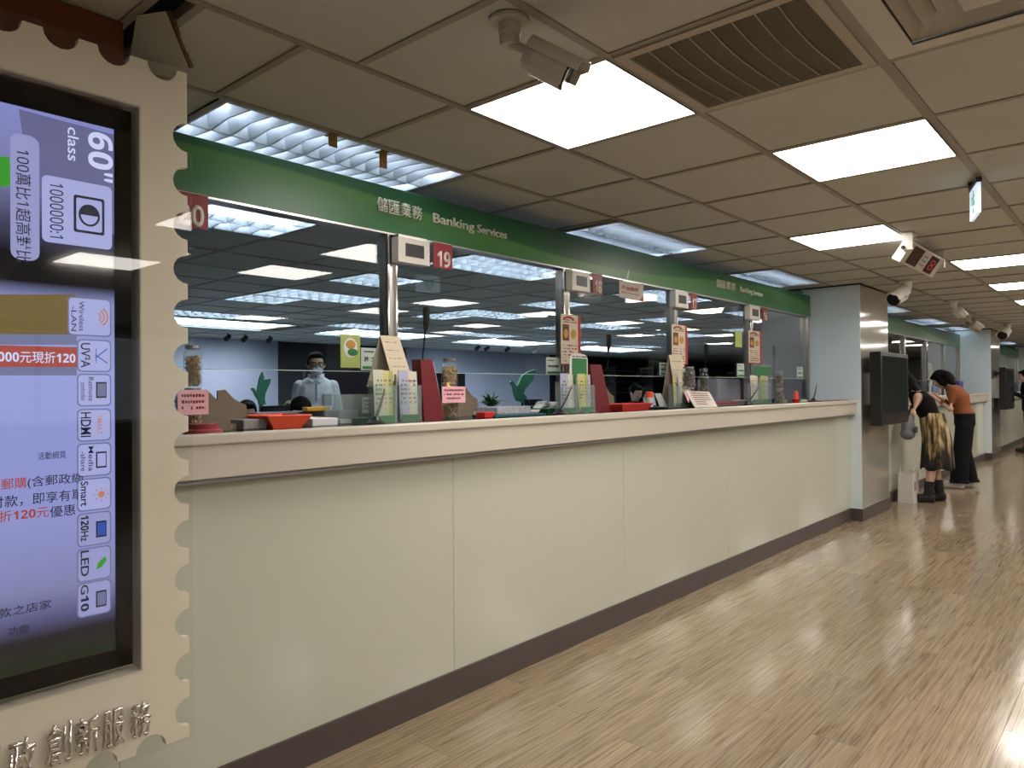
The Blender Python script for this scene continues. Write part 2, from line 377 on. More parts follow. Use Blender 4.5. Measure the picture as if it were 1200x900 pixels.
struct('wall_near', MB().box(XA-.15, XA, YA-.15, YW, 0, ZC+.3), wallm)
struct('wall_far', MB().box(XB, XB+.15, YA-.15, YW, 0, ZC+.3), wallm)
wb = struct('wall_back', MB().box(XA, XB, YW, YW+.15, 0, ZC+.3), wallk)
for a, b in ((4.6, 7.85), (11.2, 16.6)):
    MB().box(a, b, YW-.06, YW, 0, ZC).build('white_panel', wallw, wb)
for k, x in enumerate([x_*.9 for x_ in range(19, 31)]):
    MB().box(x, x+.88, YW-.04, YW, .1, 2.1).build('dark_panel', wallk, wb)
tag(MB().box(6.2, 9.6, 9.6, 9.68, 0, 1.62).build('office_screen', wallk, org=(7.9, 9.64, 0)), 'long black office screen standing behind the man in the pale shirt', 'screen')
# ------------------------------------------------------------------ ceiling fixtures
lp = thing('ceiling_light', '', 'ceiling light')
MB().box(-.29, .29, -.289, .289, .001, .012).build('diffuser', panelm, lp)
f_ = MB()
for a in ((-.298, .298, -.298, -.288), (-.298, .298, .288, .298), (-.298, -.288, -.288, .288), (.288, .298, -.288, .288)): f_.box(*a, -.001, .018)
f_.build('frame', gridm, lp)
plab = {0: 'square white ceiling light panel beside the camera in front of the green sign', 1: 'small white ceiling light panel above the middle of the counter, beyond the numbered display',
        2: 'square white ceiling light panel next to the wide air grille corner', 3: 'white ceiling light panel just beyond the hanging red digit display', 4: 'thin far white ceiling light panel, second beyond the red digit display',
        5: 'thin far white ceiling light panel, third beyond the red digit display', 6: 'farthest white ceiling light panel over the aisle'}
plab[0] = 'large square ceiling light panel beside the nearest bullet camera'
plab[2] = 'ceiling light panel between the air grille and the hanging green exit sign'
plab[1] = 'ceiling light panel level with the far end of the first counter'
ORD = 'first second third fourth fifth sixth seventh eighth ninth tenth eleventh twelfth thirteenth fourteenth fifteenth sixteenth seventeenth eighteenth nineteenth twentieth'.split()+['last']*9
first = True
for i, (a, b, c, d) in enumerate(PANELS):
    o = lp if first else copy_tree(lp); first = False
    o.location = ((a+b)/2, (c+d)/2, ZC)
    far = 'flat ceiling light panel of the public hall, %s from the counter and %s along it' % (ORD[int(round((2.3-(c+d)/2)/.609))], ORD[int(max(0, (a+2)/1.2))])
    tag(o, plab.get(i, far), 'ceiling light', 'flat light panels over the public hall')
def louver(nx, L, W, lanes=2, name='louvred_light'):
    r = thing(name, '', 'ceiling light')
    h = MB(); h.box(-L/2, L/2, -W/2, W/2, .10, .112)
    for a in ((-L/2, L/2, -W/2, -W/2+.012), (-L/2, L/2, W/2-.012, W/2), (-L/2, -L/2+.012, -W/2, W/2), (L/2-.012, L/2, -W/2, W/2)): h.box(*a, 0, .11)
    h.build('housing', housem, r)
    lw = (W-.03)/lanes
    for k in range(lanes):
        yc = -W/2+.015+lw*(k+.5)
        MB().tube([(-L/2+.03, yc, .075), (L/2-.03, yc, .075)], .016, 8).build('tube', tubem, r)
    g = MB()
    for k in range(lanes+1):             # curved side reflectors as V strips
        yc = -W/2+.015+lw*k
        g.prism([(-L/2+.013, yc-.004, .0), (-L/2+.013, yc+.004, .0), (-L/2+.013, yc+.028, .06), (-L/2+.013, yc-.028, .06)], (L-.026, 0, 0))
    st = (L-.03)/nx
    for i in range(1, nx):
        x = -L/2+.015+st*i
        for k in range(lanes):
            yc = -W/2+.015+lw*(k+.5); e = lw/2-.006
            for sg in (-1, 1):           # each blade dips in the middle like a bow tie
                pts = [(x-.003, yc, .010), (x+.003, yc, .010), (x+.020, yc, .055), (x-.020, yc, .055)]
                q = [(x-.004, yc+sg*e, -.002), (x+.004, yc+sg*e, -.002), (x+.026, yc+sg*e, .05), (x-.026, yc+sg*e, .05)]
                va = [g.bm.verts.new(p) for p in pts]; vb = [g.bm.verts.new(p) for p in q]
                g.bm.faces.new(va); g.bm.faces.new(vb[::-1])
                for t in range(4): g.bm.faces.new((va[t], vb[t], vb[(t+1) % 4], va[(t+1) % 4]))
    tag(g.build('louvre_blades', louvm, r), kind='stuff')
    return r
lv2 = louver(14, 1.17, .63, 2); lv3 = louver(10, 1.30, .63, 3); lv1 = louver(5, .64, .63, 3)
used = {}
llab = ['nearest louvred fluorescent light, right above the green sign board, with brown tape', 'second louvred fluorescent light peeking over the green sign board', 'third louvred light over the green sign board, next to the pale blue column',
        'first louvred light over the second green sign beyond the screen column', 'second louvred light over the second green sign', 'far louvred light over the second counter end', 'louvred light over the third green sign', 'farthest louvred light over the third counter']
for i, (a, b, c, d) in enumerate(LOUV):
    src = lv2 if c < 2.5 else (lv1 if b-a < .8 else lv3)
    o = copy_tree(src) if src in used else src; used[src] = 1
    o.location = ((a+b)/2, (c+d)/2, ZC)
    if i < 8: tag(o, llab[i], 'ceiling light', 'louvred lights over the counter line')
    else: tag(o, ('square' if src is lv1 else 'long')+' louvred ceiling light behind the glass, %s row back, %s from the left' % (ORD[int((c-2.9)/.655)], ORD[int(max(0, (a-1)/2.6))]), 'ceiling light', ('square' if src is lv1 else 'long')+' louvred lights over the staff area')
for i, (a, b, c, d) in enumerate(COVES):
    t = thing('cove_light', ['wide flat cool-white light band above the standing man', 'wide flat cool-white light band right of the man', 'wide cool-white light band seen past window eighteen', 'wide cool-white light band seen past window seventeen'][i], 'ceiling light', ((a+b)/2, (c+d)/2, ZC), 'wide cool light bands over the back of the office')
    MB().box(a+.02, b-.02, c+.02, d-.02, ZC+.012, ZC+.03).build('diffuser', coolm, t)
    MB().box(a, b, c-.02, c+.02, ZC-.02, ZC+.02).build('front_trim', housem, t); MB().box(a, b, d-.02, d+.02, ZC-.02, ZC+.02).build('rear_trim', housem, t)
# tape on the first fitting
for i, (x, y) in enumerate(((388, 158), (447, 178))):
    p = at(x, y, 'z', ZC)
    mb = MB().box(p.x-.02, p.x+.02, p.y-.012, p.y-.010, ZC-.05-.02*i, ZC-.001)
    mb.box(p.x-.02, p.x+.02, p.y-.03, p.y+.02, ZC-.004, ZC-.0015)
    single('tape_strip', mb, mat('brown tape', (.22, .13, .03), .4, noise=.2), ['brown tape strip hanging at the middle of the nearest louvred light', 'longer brown tape strip hanging right of the other one'][i], 'tape', (p.x, p.y, ZC-.03), 'brown tape strips')
# air grille
a, b, c, d = VENT
v = thing('air_grille', 'wide rectangular return air grille with fine mesh and curved dividers', 'air vent', ((a+b)/2, (c+d)/2, ZC))
f_ = MB()
for q in ((a+.012, b-.012, c+.016, c+.05), (a+.012, b-.012, d-.05, d-.014), (a+.012, a+.045, c+.05, d-.05), (b-.045, b-.012, c+.05, d-.05)): f_.box(*q, ZC-.006, ZC+.02)
f_.build('frame', mat('grille frame paint', (.42, .37, .29), .5, noise=.08), v)
gm = mat('grille mesh', (.17, .15, .115), .6, noise=.25, nscale=30)
MB().box(a+.045, b-.045, c+.05, d-.05, ZC+.012, ZC+.018).build('mesh_backing', gm, v)
mb = MB()
yv = a+.05
while yv < b-.045: mb.box(yv, yv+.0022, c+.05, d-.05, ZC+.002, ZC+.012); yv += .0085
tag(mb.build('mesh_wires', mat('grille wire', (.28, .25, .19), .5, noise=.1), v), kind='stuff')
for k in range(7):
    y_ = c+.05+(k+1)*(d-c-.1)/8
    MB().tube([(a+.045+(b-a-.09)*t/6, y_+.014*math.sin(PI*t/6), ZC-.001) for t in range(7)], .0022, 5).build('divider', mat('grille frame paint', (0, 0, 0)), v)
a, b, c, d = DIFF
v = thing('air_diffuser', 'square supply air diffuser with nested louvres at the top edge', 'air vent', ((a+b)/2, (c+d)/2, ZC))
dm = mat('diffuser paint', (.56, .53, .46), .5, noise=.06)
cx, cy = (a+b)/2, (c+d)/2
MB().box(cx-.05, cx+.05, cy-.05, cy+.05, ZC-.03, ZC-.02).build('centre_plate', dm, v)
MB().box(a+.01, b-.01, c+.01, d-.01, ZC+.035, ZC+.045).build('back_plate', mat('diffuser void', (.22, .20, .16), .8, noise=.1), v)
for k in range(5):
    R1, R2 = .29-.045*k, .262-.045*k; z1, z2 = ZC-.002, ZC+.03
    if k == 0: R1 = .3; R2 = .205; z1 = ZC+.001; z2 = ZC-.014
    else: R1 -= .04; R2 -= .04
    mb = MB(); cs = ((-1, -1), (1, -1), (1, 1), (-1, 1))
    for i in range(4):
        p, q = cs[i], cs[(i+1) % 4]
        mb.quad([(cx+p[0]*R1, cy+p[1]*R1, z1), (cx+q[0]*R1, cy+q[1]*R1, z1), (cx+q[0]*R2, cy+q[1]*R2, z2), (cx+p[0]*R2, cy+p[1]*R2, z2)])
    o = mb.build('louvre_ring', dm, v); s_ = o.modifiers.new('s', 'SOLIDIFY'); s_.thickness = .003
# broken ceiling tile hanging from its hole
TL, TR, BR, BL = at(160, 18, 'z', 2.295), at(194, 13, 'z', 2.295), at(221, 80, 'z', 2.17), at(163, 72, 'z', 2.15)
n_ = (TR-TL).cross(BR-TL).normalized()
d_ = at(152, 67, 'z', 2.15)-Vector((0, 0, H)); BL = Vector((0, 0, H))+d_*((TL-Vector((0, 0, H))).dot(n_)/d_.dot(n_)); n_ = n_*.014
t = thing('broken_ceiling_tile', 'broken ceiling board hanging out of a dark hole above the stamp-edged display', 'ceiling board', TL)
MB().prism([TL, TR, BR, BL], n_).build('board', tilem, t)
e_ = (BR-TR).normalized(); sgn = (TR-TL).normalized()*.004
mb = MB()
for k in range(7):
    p = TR+(BR-TR)*(k/7); q = TR+(BR-TR)*((k+1)/7); w_ = random.uniform(.5, 1.6)
    mb.prism([p+sgn*.2, p+sgn*w_*2, q+sgn*w_*1.6, q+sgn*.2], n_*1.02)
mb.build('torn_edge', tornm, t)
# ------------------------------------------------------------------ columns, counters, banners, glass
YG, YSL, YCB, YCF = 2.60, 2.14, 2.22, 2.11    # glass line, slab front, counter front, column front
ZT = 1.165
def column(k, x0, x1, y0=YCF):
    c = struct('trim_%d' % k, MB().box(x0+.012, x1-.012, y0+.012, 3.2, 0, ZC+.2), glassg)
    c.name = 'column' if k == 1 else 'column'
    MB().box(x0, x0+.012, y0, 3.2, .12, ZC+.02).build('side_cladding', glassb if k < 3 else glassb, c)
    MB().box(x0+.012, x1-.012, y0, y0+.012, .12, ZC+.02).build('front_cladding', glassm, c)
    MB().box(x0-.003, x0, YG+.05, 3.2, .12, ZC+.01).build('rear_cladding', mat('grey rear cladding', (.26, .25, .27), .5, noise=.05), c)
    MB().box(x1-.012, x1, y0, 3.2, .12, ZC+.02).build('side_cladding', glassb, c)
    s = MB(); s.box(x0-.008, x1+.008, y0-.008, 3.2, 0, .12); s.build('skirting', skirtm, c)
    MB().box(x0-.004, x1+.004, y0-.004, 3.2, ZC-.012, ZC+.001).build('ceiling_trim', blackm, c)
    return c
for k, (a, b) in enumerate(((7.5, 8.48), (15.1, 16.1), (22.7, 23.7))): column(k+1, a, b)
names = ['first', 'second', 'third']
def counter(k, x0, x1, seams, where):
    t = thing('service_counter', where, 'counter', ((x0+x1)/2, YCB, 0), 'service counters')
    e = [x0]+seams+[x1]
    for a, b in zip(e, e[1:]):
        MB().box(a+.001, b-.001, YCB, YCB+.02, .115, 1.02).build('front_panel', glassg, t)
    MB().box(x0, x1, YCB+.02, 2.95, .02, 1.02).build('carcass', deskm, t)
    MB().box(x0, x1, YCB-.012, YCB+.02, 0, .118).build('skirting', skirtm, t)
    MB().box(x0, x1, YSL+.012, YCB+.03, 1.035, 1.138, .002).build('fascia', cream, t)
    MB().box(x0, x1, YSL+.03, 3.0, 1.02, 1.150).build('top_core', deskm, t)
    MB().box(x0, x1, YSL, YSL+.045, 1.138, 1.172, .006).build('front_lip', cream, t)
    MB().box(x0, x1, YSL+.045, 3.0, 1.150, ZT).build('worktop', blackst, t)
    return t
CX0 = -2.9
counter(1, CX0, 7.499, [-.5, .82, 2.143, 3.461, 4.785, 6.12], 'long pale green service counter with a cream edge, nearest the camera')
counter(2, 8.49, 15.09, [9.8, 11.12, 12.44, 13.76], 'second service counter where the two women stand')
counter(3, 16.11, 22.69, [17.4, 18.7, 20, 21.3], 'far third service counter beyond the second wall screen')
def banner(x0, x1, label, txts):
    t = thing('sign_board', label, 'sign', ((x0+x1)/2, YG-.03, 2.0), 'green sign boards over the counters')
    MB().box(x0, x1, YG-.035, YG+.035, 2.008, 2.215, .002).build('board', bannerm, t)
    MB().box(x0, x1, YG-.038, YG+.038, 2.0, 2.008).build('bottom_rail', steel, t)
    let = mat('raised letters', (.62, .60, .50), .4, noise=.05)
    for (xa, xb, s, z, h) in txts:
        if s[0] == 'B': bits = [('Banking', xa, xa+(xb-xa)*.53, z, h), ('Services', xa+(xb-xa)*.575, xb, z+.012, h*.72)]
        else: bits = [(c_, xa+(xb-xa)*k/4, xa+(xb-xa)*(k+.9)/4, z, h) for k, c_ in enumerate(s)]
        for c_, a_, b_, z_, h_ in bits: text('letter' if len(c_) == 1 else 'word', c_, let, t, (a_, YG-.035, z_), width=b_-a_, height=h_, ex=.006, bold=.004)
    # two hangers up to the ceiling
    n = max(2, int((x1-x0)/2.6))
    for i in range(n+1):
        x = x0+.1+(x1-x0-.2)*i/n
        MB().tube([(x, YG+.01, 2.21), (x, YG+.01, ZC-.002)], .004, 6).build('hanger', steel, t)
    return t
def tx(p0, p1, py): return at(p0, py, 'y', YG-.035).x, at(p1, py, 'y', YG-.035).x
a, b = tx(441, 495, 250); c, d = tx(507, 593, 265)
a2, b2 = tx(839, 862, 340); c2, d2 = tx(867, 893, 345)
banner(CX0, 7.46, 'long green sign board reading Banking Services over the first counter',
       [(a, b, '儲匯業務', 2.094, .062), (c, d, 'Banking Services', 2.085, .058), (a2, b2, '儲匯業務', 2.094, .062), (c2, d2, 'Banking Services', 2.085, .058)])
banner(8.52, 15.05, 'second green sign board above the two women', [(10.0, 10.3, '儲匯業務', 2.1, .06)])
banner(16.15, 22.65, 'far third green sign board beyond the second wall screen', [(18.0, 18.3, '儲匯業務', 2.1, .06)])
POSTS = [.8, 2.11, 3.41, 4.71, 6.03, 7.40]
def post(x, label, grp):
    t = thing('steel_post', label, 'post', (x, YG, ZT), grp)
    MB().box(x-.028, x+.028, YG-.022, YG+.03, ZT, 2.0, .002).build('channel', steel, t)
    MB().box(x-.028, x-.018, YG-.034, YG-.022, ZT, 2.0).build('edge_strip', chrome, t)
    MB().box(x+.018, x+.028, YG-.034, YG-.022, ZT, 2.0).build('edge_strip', chrome, t)
    MB().box(x-.04, x+.04, YG-.05, YG+.05, ZT, ZT+.008).build('base_plate', steel, t)
pn = ['steel glazing post hidden behind the stamp-edged display', 'steel glazing post just left of the number nineteen sign', 'steel glazing post just left of the number eighteen sign', 'steel glazing post just left of the number seventeen sign', 'steel glazing post just left of the number sixteen sign', 'steel glazing post against the first column']
for x, l in zip(POSTS, pn): post(x, l, 'glazing posts of the first counter')
for x, l in zip((8.56, 9.9, 11.2, 12.5, 13.8, 15.0), ['hidden behind the wall screen', 'behind the wall screen edge', 'left of the woman in orange', 'behind the head of the woman in orange', 'right of the woman in orange', 'against the second column']): post(x, 'steel glazing post of the second counter, '+l, 'glazing posts of the second counter')
for x in (16.3, 18.4, 20.5, 22.6): post(x, 'thin steel glazing post of the far third counter, %s from its near column' % {16.3: 'first', 18.4: 'second', 20.5: 'third', 22.6: 'last'}[x], 'glazing posts of the third counter')
ords = iter('first second third fourth fifth first second third'.split())
def pane(x0, x1, label, grp, z0=1.385):
    t = thing('glass_pane', label, 'glass', ((x0+x1)/2, YG, z0), grp)
    MB().box(x0, x1, YG-.003, YG+.003, z0, 2.0).build('glazing', glass, t)
    MB().box(x0, x1, YG-.0035, YG+.0035, z0-.003, z0).build('polished_edge', mat('glass edge', (.55, .65, .64), .3, noise=.05), t)
gl_ = ['beside the stamp-edged display', 'under the number nineteen sign', 'under the number eighteen sign', 'under the number seventeen sign', 'under the number sixteen sign']
for i, (a, b) in enumerate(zip(POSTS, POSTS[1:])): pane(a+.028, b-.028, 'clear glass screen pane '+gl_[i], 'glass panes of the first counter')
pane(-2.5, POSTS[0]-.028, 'clear glass screen pane hidden behind the display', 'glass panes of the first counter')
e = (8.56, 9.9, 11.2, 12.5, 13.8, 15.0)
for a, b in zip(e, e[1:]): pane(a+.028, b-.028, 'clear glass screen pane of the second counter, '+next(ords)+' from the near column', 'glass panes of the second counter')
e = (16.3, 18.4, 20.5, 22.6)
for a, b in zip(e, e[1:]): pane(a+.028, b-.028, 'clear glass screen pane of the third counter, '+next(ords)+' from the near column', 'glass panes of the third counter')
# end wall behind the last window of the first bay (grey dividing wall) and orange header
tag(MB().box(7.50, 7.55, 3.25, 4.1, .0, 1.38).build('wood_cabinet', mat('maroon cabinet', (.10, .03, .03), .5, noise=.15), org=(7.52, 3.7, 0)), 'dark maroon cabinet front behind the number sixteen window', 'cabinet')
hp = at(145, 27, 'z', ZC)
tag(MB().box(-2.6, hp.x, hp.y+.0, hp.y+.03, 1.7, ZC, .003).build('orange_header', mat('burnt orange laminate', (.17, .038, .006), .5, noise=.15, nscale=3), org=((hp.x-2.6)/2, hp.y, 1.7)), 'burnt orange header panel under the ceiling behind the stamp-edged display', 'panel')
# ------------------------------------------------------------------ stamp-shaped display at the left
YS = 1.95
S0 = at(219, 86, 'y', YS); XR = S0.x; ZTOP = S0.z; ZBOT = .376
sx0 = -1.6
disp = thing('stamp_display', 'large cream stamp-edged advertising display with acrylic front and a lit screen', 'display', ((sx0+XR)/2, YS, 0))
def bites():
    """outline (x,z) with semicircular perforations along right, top and bottom"""
    P = []; r = .0385; pitch = .1185
    def arc(cx, cz, a0, a1):
        for k in range(9): 
            a_ = a0+(a1-a0)*k/8; P.append((cx+r*math.cos(a_), cz+r*math.sin(a_)))
    # bottom, left to right
    P.append((sx0, ZBOT)); xs_ = []; x = XR-.10
    while x > sx0+.1: xs_.append(x); x -= pitch
    for x in reversed(xs_): arc(x, ZBOT, PI, 0)
    P.append((XR, ZBOT)); z = ZBOT+.068; 
    zs = []
    while z < ZTOP-.06: zs.append(z); z += pitch
    for z in zs: arc(XR, z, 1.5*PI, .5*PI)
    P.append((XR, ZTOP))
    for x in [XR-.065-.1185*k for k in range(len(xs_))]: arc(x, ZTOP, 0, -PI)
    P.append((sx0, ZTOP)); return P
out = bites()
so = Vector((.752+.017, 0, .613-.022)); SX1, SZ0, SZ1 = .775, .588, 2.036   # cut-out for the television
SX0 = -.10
# sheet with hole: triangulate with bmesh fill
def sheet(poly, hole, y0, y1):
    bm = bmesh.new()
    def loop(pts):
        vs = [bm.verts.new((x, y0, z)) for x, z in pts]; return [bm.edges.new((vs[i], vs[(i+1) % len(vs)])) for i in range(len(vs))]
    es = loop(poly)+loop(hole)
    bmesh.ops.triangle_fill(bm, use_beauty=True, edges=es)
    g = bmesh.ops.extrude_face_region(bm, geom=list(bm.faces))
    for v in g['geom']:
        if isinstance(v, bmesh.types.BMVert): v.co.y = y1
    m_ = MB(); m_.bm.free(); m_.bm = bm; return m_
stampm = mat('cream acrylic sheet', (.88, .80, .655), .35, noise=.05, nscale=2)
sheet(out, [(SX0, SZ0), (SX1, SZ0), (SX1, SZ1), (SX0, SZ1)], YS, YS+.022).build('stamp_sheet', stampm, disp)
MB().box(sx0, XR+.006, YS-.012, YS-.006, ZBOT-.004, ZTOP+.008).build('clear_cover', coverm, disp)
for (a, b) in ((SX1-.02, 1), ):
    mb = MB(); mb.box(SX1-.004, SX1, YS-.004, YS+.05, SZ0, SZ1); mb.box(SX0, SX1, YS-.004, YS+.05, SZ0, SZ0+.004); mb.box(SX0, SX1, YS-.004, YS+.05, SZ1-.004, SZ1)
    mb.build('reveal_trim', mat('pale reveal', (.62, .58, .50), .3, noise=.05), disp)
for z in (.55, 1.95):
    MB().box(sx0+.1, -.2, YS+.024, YS+.12, z-.03, z+.03).build('back_rail', steel, disp)
for x in (-1.2, -.4):
    MB().box(x-.03, x+.03, YS+.03, YS+.09, 0, 2.0).build('back_post', steel, disp)
    MB().box(x-.15, x+.15, YS-.1, YS+.16, 0, .012).build('foot_plate', steel, disp)
# chrome letters along the lower edge
for (p0, p1, ch, t0, t1) in ((152, 175, '務', 822, 862), (119, 144, '服', 830, 873), (87, 115, '新', 839, 882), (52, 82, '創', 847, 894), (8, 41, '政', 864, 912), (-34, -1, '郵', 874, 925)):
    A = at(p0, (t0+t1)/2+3, 'y', YS-.012); B = at(p1, (t0+t1)/2-3, 'y', YS-.012)
    zb = at((p0+p1)/2, t1, 'y', YS-.012).z; zt = at((p0+p1)/2, t0, 'y', YS-.012).z
    text('chrome_letter', ch, chrome, disp, (A.x, YS-.013, zb), width=B.x-A.x, height=zt-zb, ex=.010, bold=.005)
# television: its own thing, resting in the cut-out
TX0, TX1, TZ0, TZ1 = -.085, .757, .607, 2.019; YT = YS+.012
tv = thing('television', 'portrait television showing a lavender advert inside the stamp-edged display', 'television', ((TX0+TX1)/2, YT, TZ0))
mb = MB(); BW = .040
mb.box(TX0, TX0+BW, YT, YT+.03, TZ0, TZ1); mb.box(TX1-BW, TX1, YT, YT+.03, TZ0, TZ1); mb.box(TX0, TX1, YT, YT+.03, TZ0, TZ0+BW*1.15); mb.box(TX0, TX1, YT, YT+.03, TZ1-BW*1.35, TZ1)
mb.build('bezel', mat('television black', (.006, .006, .006), .12, spec=.15, noise=.05), tv)
MB().box(TX0+.01, TX1-.01, YT+.03, YT+.06, TZ0+.01, TZ1-.01).build('back_case', black, tv)
def screen_mat():
    m = bpy.data.materials.new('lit screen'); m.use_nodes = True; nt = m.node_tree; b = nt.nodes['Principled BSDF']
    geo = nt.nodes.new('ShaderNodeNewGeometry'); sx = nt.nodes.new('ShaderNodeSeparateXYZ'); nt.links.new(geo.outputs['Position'], sx.inputs[0])
    mr = nt.nodes.new('ShaderNodeMapRange'); mr.inputs[1].default_value = TZ0; mr.inputs[2].default_value = TZ1; nt.links.new(sx.outputs[2], mr.inputs[0])
    def zz(py): return (at(60, py, 'y', YT).z-TZ0)/(TZ1-TZ0)
    r = ramp(nt, [(0, (.004, .010, .004)), (zz(775), (.006, .014, .006)), (zz(745), (.006, .005, .012)), (zz(722), (.09, .09, .22)), (zz(690), (.20, .21, .42)), (zz(610), (.28, .30, .62)), (zz(440), (.30, .33, .70)), (zz(350), (.24, .26, .52)), (zz(332), (.004, .004, .006)), (zz(300), (.004, .004, .006)), (zz(262), (.06, .06, .13)), (zz(210), (.20, .20, .42)), (zz(115), (.24, .27, .62))])
    nt.links.new(mr.outputs[0], r.inputs[0]); nt.links.new(r.outputs[0], b.inputs['Emission Color']); b.inputs['Emission Strength'].default_value = 1
    b.inputs['Base Color'].default_value = (.01, .01, .012, 1); b.inputs['Roughness'].default_value = .06
    return m
scr = MB().box(TX0+BW, TX1-BW, YT+.004, YT+.03, TZ0+BW*1.1, TZ1-BW*1.3).build('screen', screen_mat(), tv)
def lit(name, col, s=1): return mat('screen '+name, (.01, .01, .01), .3, emit=col, estr=s)
sk = lit('ink', (.012, .012, .03)); sw = lit('white', (.62, .66, .95)); slav = lit('lavender', (.30, .31, .58)); spale = lit('pale', (.38, .40, .72)); sred = lit('red', (.36, .05, .03)); sbrn = lit('ochre', (.16, .11, .03)); sgrn = lit('green', (.03, .30, .02)); sgry = lit('grey', (.15, .16, .30)); sor = lit('orange', (.5, .2, .12)); sblu = lit('blue', (.03, .08, .4)); sgrad = lit('mid lavender', (.13, .13, .28))
YP = YT+.004
def P_(px, py): return at(px, py, 'y', YP)
def patch(name, pts, m, k=1):
    q = [P_(*p) for p in pts]
    for v_ in q: v_.y = YP-.0006*k
    return MB().prism([tuple(v_) for v_ in q], (0, .0005, 0)).build(name, m, tv)
def rrect(name, px0, px1, py0, py1, m, k=1, rad=.012):
    """rounded rectangle patch given by its left/right columns and rows at its middle"""
    xm = (px0+px1)/2; x0, x1 = P_(px0, (py0+py1)/2).x, P_(px1, (py0+py1)/2).x; z1, z0 = P_(xm, py0).z, P_(xm, py1).z
    pts = []
    for cx_, cz_, a0 in ((x1-rad, z0+rad, -PI/2), (x1-rad, z1-rad, 0), (x0+rad, z1-rad, PI/2), (x0+rad, z0+rad, PI)):
        for j in range(5): a_ = a0+PI/2*j/4; pts.append((cx_+rad*math.cos(a_), YP-.0006*k, cz_+rad*math.sin(a_)))
    return MB().prism(pts, (0, .0005, 0)).build(name, m, tv)
def vtext(body, px0, px1, py0, py1, m, k=3, bold=.006):
    """lettering turned to run down the screen: its top faces right"""
    xm = (px0+px1)/2; x0, x1 = P_(px0, (py0+py1)/2).x, P_(px1, (py0+py1)/2).x; z1, z0 = P_(xm, py0).z, P_(xm, py1).z
    return text('screen_lettering', body, m, tv, (x0, YP-.0006*k, z1), right=(0, 0, -1), up=(1, 0, 0), width=z1-z0, height=x1-x0, ex=0, bold=bold, raise_=0)
def htext(body, px0, px1, py0, py1, m, k=3, bold=.006):
    """upright lettering; py0, py1 are the rows of its top and bottom at its middle"""
    xm = (px0+px1)/2; x0, x1 = P_(px0, (py0+py1)/2).x, P_(px1, (py0+py1)/2).x; z1, z0 = P_(xm, py0).z, P_(xm, py1).z
    return text('screen_lettering', body, m, tv, (x0, YP-.0006*k, z0), width=x1-x0, height=z1-z0, ex=0, bold=bold, raise_=0)
patch('screen_graphic', [(-60, 180), (11, 184), (13, 218), (-60, 222)], sgrn)
patch('screen_graphic', [(22, 128), (134, 158), (134, 275), (62, 262), (30, 185)], sgrad, 1)
vtext('60"', 103, 132, 156, 212, sw); vtext('class', 79, 92, 150, 189, sw)
rrect('screen_graphic', 12, 46, 158, 305, slav, 2, .02); vtext('100萬比1超高對比', 18, 36, 176, 308, sk, 4, .004)
rrect('screen_graphic', 49, 131, 212, 288, spale, 2); vtext('1000000:1', 58, 74, 215, 279, sk, 4, .004)
rrect('screen_graphic', 86, 122, 231, 274, sk, 4, .005); rrect('screen_graphic', 89, 119, 234, 271, spale, 5, .004)
c_ = P_(104, 253); mb = MB()
mb.prism([(c_.x+.024*math.cos(2*PI*j/24), YP-.0042, c_.z+.027*math.sin(2*PI*j/24)) for j in range(24)], (0, .0005, 0)); mb.build('screen_graphic', sk, tv)
mb = MB(); mb.prism([(c_.x+.019*math.cos(PI*j/12-PI), YP-.0048, c_.z+.022*math.sin(PI*j/12-PI)) for j in range(13)], (0, .0005, 0)); mb.build('screen_graphic', spale, tv)
patch('screen_graphic', [(-60, 345), (88, 345), (88, 392), (-60, 392)], sbrn)
patch('screen_graphic', [(-60, 391), (90, 391), (90, 404), (-60, 404)], sgry)
patch('screen_graphic', [(-60, 403), (90, 407), (90, 430), (-60, 430)], sred, 2)
patch('screen_graphic', [(-60, 429), (90, 429), (90, 440), (-60, 440)], sgry)
htext('購物滿1000元現折120', -60, 88, 411, 425, sw, 4)
htext('活動網頁', 44, 77, 529, 538, sk, 3, .003)
htext('郵購', 1, 31, 560, 573, sred, 3, .006); htext('(含郵政網', 32, 97, 556, 570, sk, 3, .004); htext('結帳付款，即享有單', -47, 97, 579, 593, sk, 3, .004)
htext('現折120元', -19, 57, 597, 610, sred, 3, .0055); htext('優惠', 58, 88, 592, 605, sk, 3, .004)
htext('憑付款之店家', -36, 60, 711, 722, lit('dim ink', (.01, .01, .02)), 3, .004); htext('功能', 9, 34, 733, 744, lit('dim ink', (.01, .01, .02)), 3, .004)
badges = [('Wireless -LAN', 79, 130, 349, 394, 11), ('UV²A', 90, 130, 398, 436, 14), ('Remote controller', 90, 130, 438, 476, 9), ('HDMI', 90, 130, 479, 517, 15), ('Media -share', 90, 130, 519, 558, 9), ('Smart', 90, 130, 560, 598, 11), ('120Hz', 90, 130, 600, 639, 12), ('LED', 90, 130, 641, 680, 12), ('G10', 90, 130, 681, 721, 12)]
